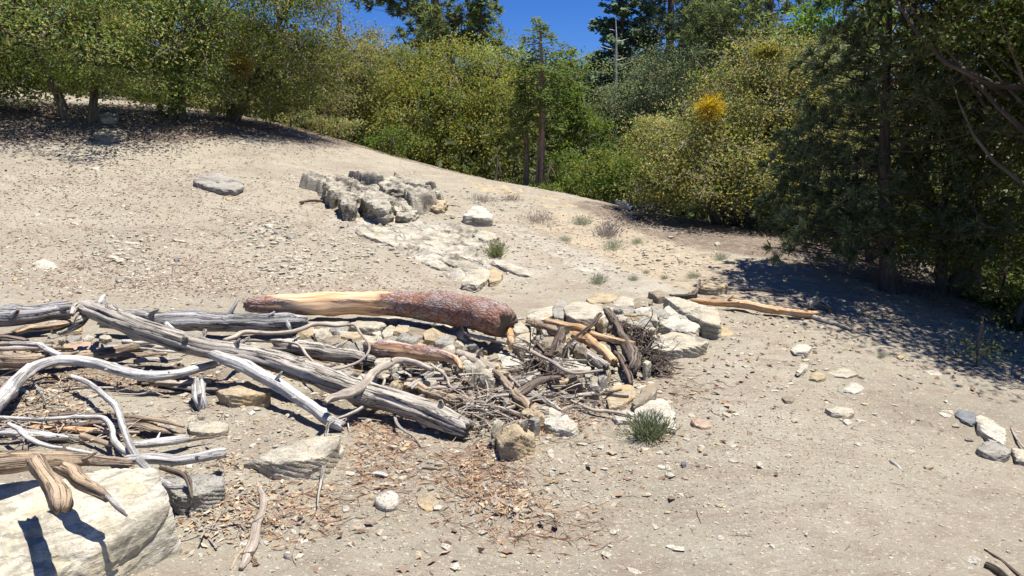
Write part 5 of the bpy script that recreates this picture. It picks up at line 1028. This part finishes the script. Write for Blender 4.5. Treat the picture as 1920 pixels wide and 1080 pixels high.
keep = cy > np.interp(cx, _rx[_o], _ry[_o]) + 3.0; cx, cy = cx[keep], cy[keep]; cz = gz(cx, cy) + q.random(len(cx)) * 2.2
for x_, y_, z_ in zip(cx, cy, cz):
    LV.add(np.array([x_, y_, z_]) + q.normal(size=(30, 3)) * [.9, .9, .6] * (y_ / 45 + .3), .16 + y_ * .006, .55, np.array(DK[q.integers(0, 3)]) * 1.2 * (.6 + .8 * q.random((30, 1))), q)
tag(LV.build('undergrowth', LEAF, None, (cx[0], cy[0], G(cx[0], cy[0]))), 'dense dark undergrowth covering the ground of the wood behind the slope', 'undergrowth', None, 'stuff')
# background trees closing the gaps behind
bgp = np.random.default_rng(77)
KN = ['dense dark tree', 'olive tree', 'green tree']
for i, (u, vt, Yb, hw) in enumerate([(560,60,40,80),(640,90,44,70),(720,95,46,60),(770,95,42,50),(930,110,42,45),(985,100,44,40),(1060,190,40,40),(1110,150,36,40),(1180,120,50,60),(1290,60,46,60),(1400,60,40,70),(1480,40,36,70),(1560,-20,30,80),(1660,-40,26,90),(1760,-60,24,100),(1880,-80,22,120),(480,40,36,80),(400,0,32,80),(300,-20,30,90),(200,-40,28,90),(80,-60,28,100),(-60,-60,26,120),(1320,200,30,60),(1220,230,30,60),(850,190,36,80),(700,200,34,80)]):
    bb = B2(u, Yb); zt = atY(u, vt, Yb)[2]; z0 = G(*bb); s = hw * Yb / FPX; h = zt - z0; k = i % 3
    es = [(np.array([bb[0] + bgp.normal() * s * .3, Yb + bgp.normal() * .5, z0 + h * f]), np.array([s * w, s * .8, h * .24])) for f, w in ((.22, 1.15), (.45, 1.1), (.66, .9), (.84, .6))]
    broadleaf('forest_tree', '%s of the wood closing the view behind the slope' % KN[k], bb, [(0,0,0,0,h * .8,.16)], es, .17, 6500, [DK, OL, MG][k], 200 + i, group='%ss of the wood behind' % KN[k], csize=.14)

# small plants on the slope
def tuft(name, label, u, v, wpx, hpx, n, colr, seed, cat='plant', group=None, wr=.05, spread=.9, L=1.0):
    q = np.random.default_rng(seed); c = P(u, v + hpx * .4); s = c[1] / FPX; W, H = wpx * s / 2, hpx * s
    c[2] = gfull(c[0], c[1])[0] - .005
    b0 = np.column_stack([q.normal(size=n) * W * .3, q.normal(size=n) * W * .3, np.zeros(n)]); spread *= .95; d = np.column_stack([b0[:, 0] / W * spread, b0[:, 1] / W * spread, .75 * np.ones(n)]) + q.normal(size=(n, 3)) * .22
    d[:, 2] = np.abs(d[:, 2]) + .1; d /= np.linalg.norm(d, axis=1)[:, None]; l = H * L * (.5 + .6 * q.random(n)); LV = Leaves(); zz = gz(c[0] + b0[:, 0], c[1] + b0[:, 1]) - G(c[0], c[1]); b0[:, 2] = zz
    cl = np.array(colr)[q.integers(0, len(colr), n)] * (.7 + .6 * q.random((n, 1)))
    for k in range(3):
        m = l * (.25 + .3 * k); LV.add(c + b0 + d * m[:, None] + q.normal(size=(n, 3)) * H * .05, H * .26, wr, cl, q, along=d * 1.6, spread=1)
    return tag(LV.build(name, NEEDLE, None, tuple(c)), label, cat, group)
GRN = [(.10,.13,.05),(.14,.16,.07),(.07,.10,.04)]; SAGE = [(.40,.42,.33),(.34,.36,.27),(.45,.45,.36)]; PURP = [(.36,.33,.31),(.30,.27,.26),(.40,.37,.33)]
tuft('wiry_bush', 'wiry dark green bush beside the crumbly white rock', 1216, 800, 60, 58, 520, [(.26,.29,.17),(.32,.33,.22),(.20,.23,.13)], 81, 'bush', wr=.022, spread=1.2)
tuft('grass_tuft', 'green grass tuft growing at the foot of the bedrock sheet', 931, 468, 26, 34, 260, [(.32,.34,.18),(.26,.28,.14)], 82, 'grass')
SG = 'grey-green sage tufts on the upper slope'
for i, (u, v, w, h, lb, cc) in enumerate([(1122,522,34,22,'sage tuft alone on the pale rock streak',SAGE),(1092,412,34,20,'sage tuft high on the slope left of the dry shrub',SAGE),(1140,430,54,30,'purple grey dry shrub on the upper slope',PURP),(1150,462,44,20,'grey green mat shrub below the dry shrub',SAGE),
    (1194,452,26,12,'small sage tuft right of the mat shrub',SAGE),(1188,523,20,12,'small sage tuft right of the pale streak',SAGE),(1245,520,16,10,'tiny sage tuft above the olive brown rock',SAGE),(1300,517,26,14,'sage tuft above the long tan rock',SAGE),(1350,480,30,16,'sage tuft nearest the tree shade',SAGE),
    (1060,448,24,12,'small sage tuft on the left of the ochre soil',SAGE),(1012,408,90,22,'broad purple grey dry shrub near the crest',PURP),(905,372,80,16,'faded dry shrub right of the outcrop',PURP),(960,372,50,14,'faded dry shrub near the crest above the bedrock',PURP),(1211,512,14,8,'tiny tuft beside the ochre soil',SAGE),
    (1655,662,26,12,'grey green tuft at the right edge of the trail',SAGE),(838,437,20,9,'yellow grass tuft on the bedrock sheet',[(.24,.22,.11)]),(925,452,18,12,'grass tuft by the dark-edged flat rock',[(.2,.22,.1)])]):
    tuft('shrub_tuft', lb, u, v, w, h, 260, cc, 300 + i, group=SG, wr=.05, spread=1.3)
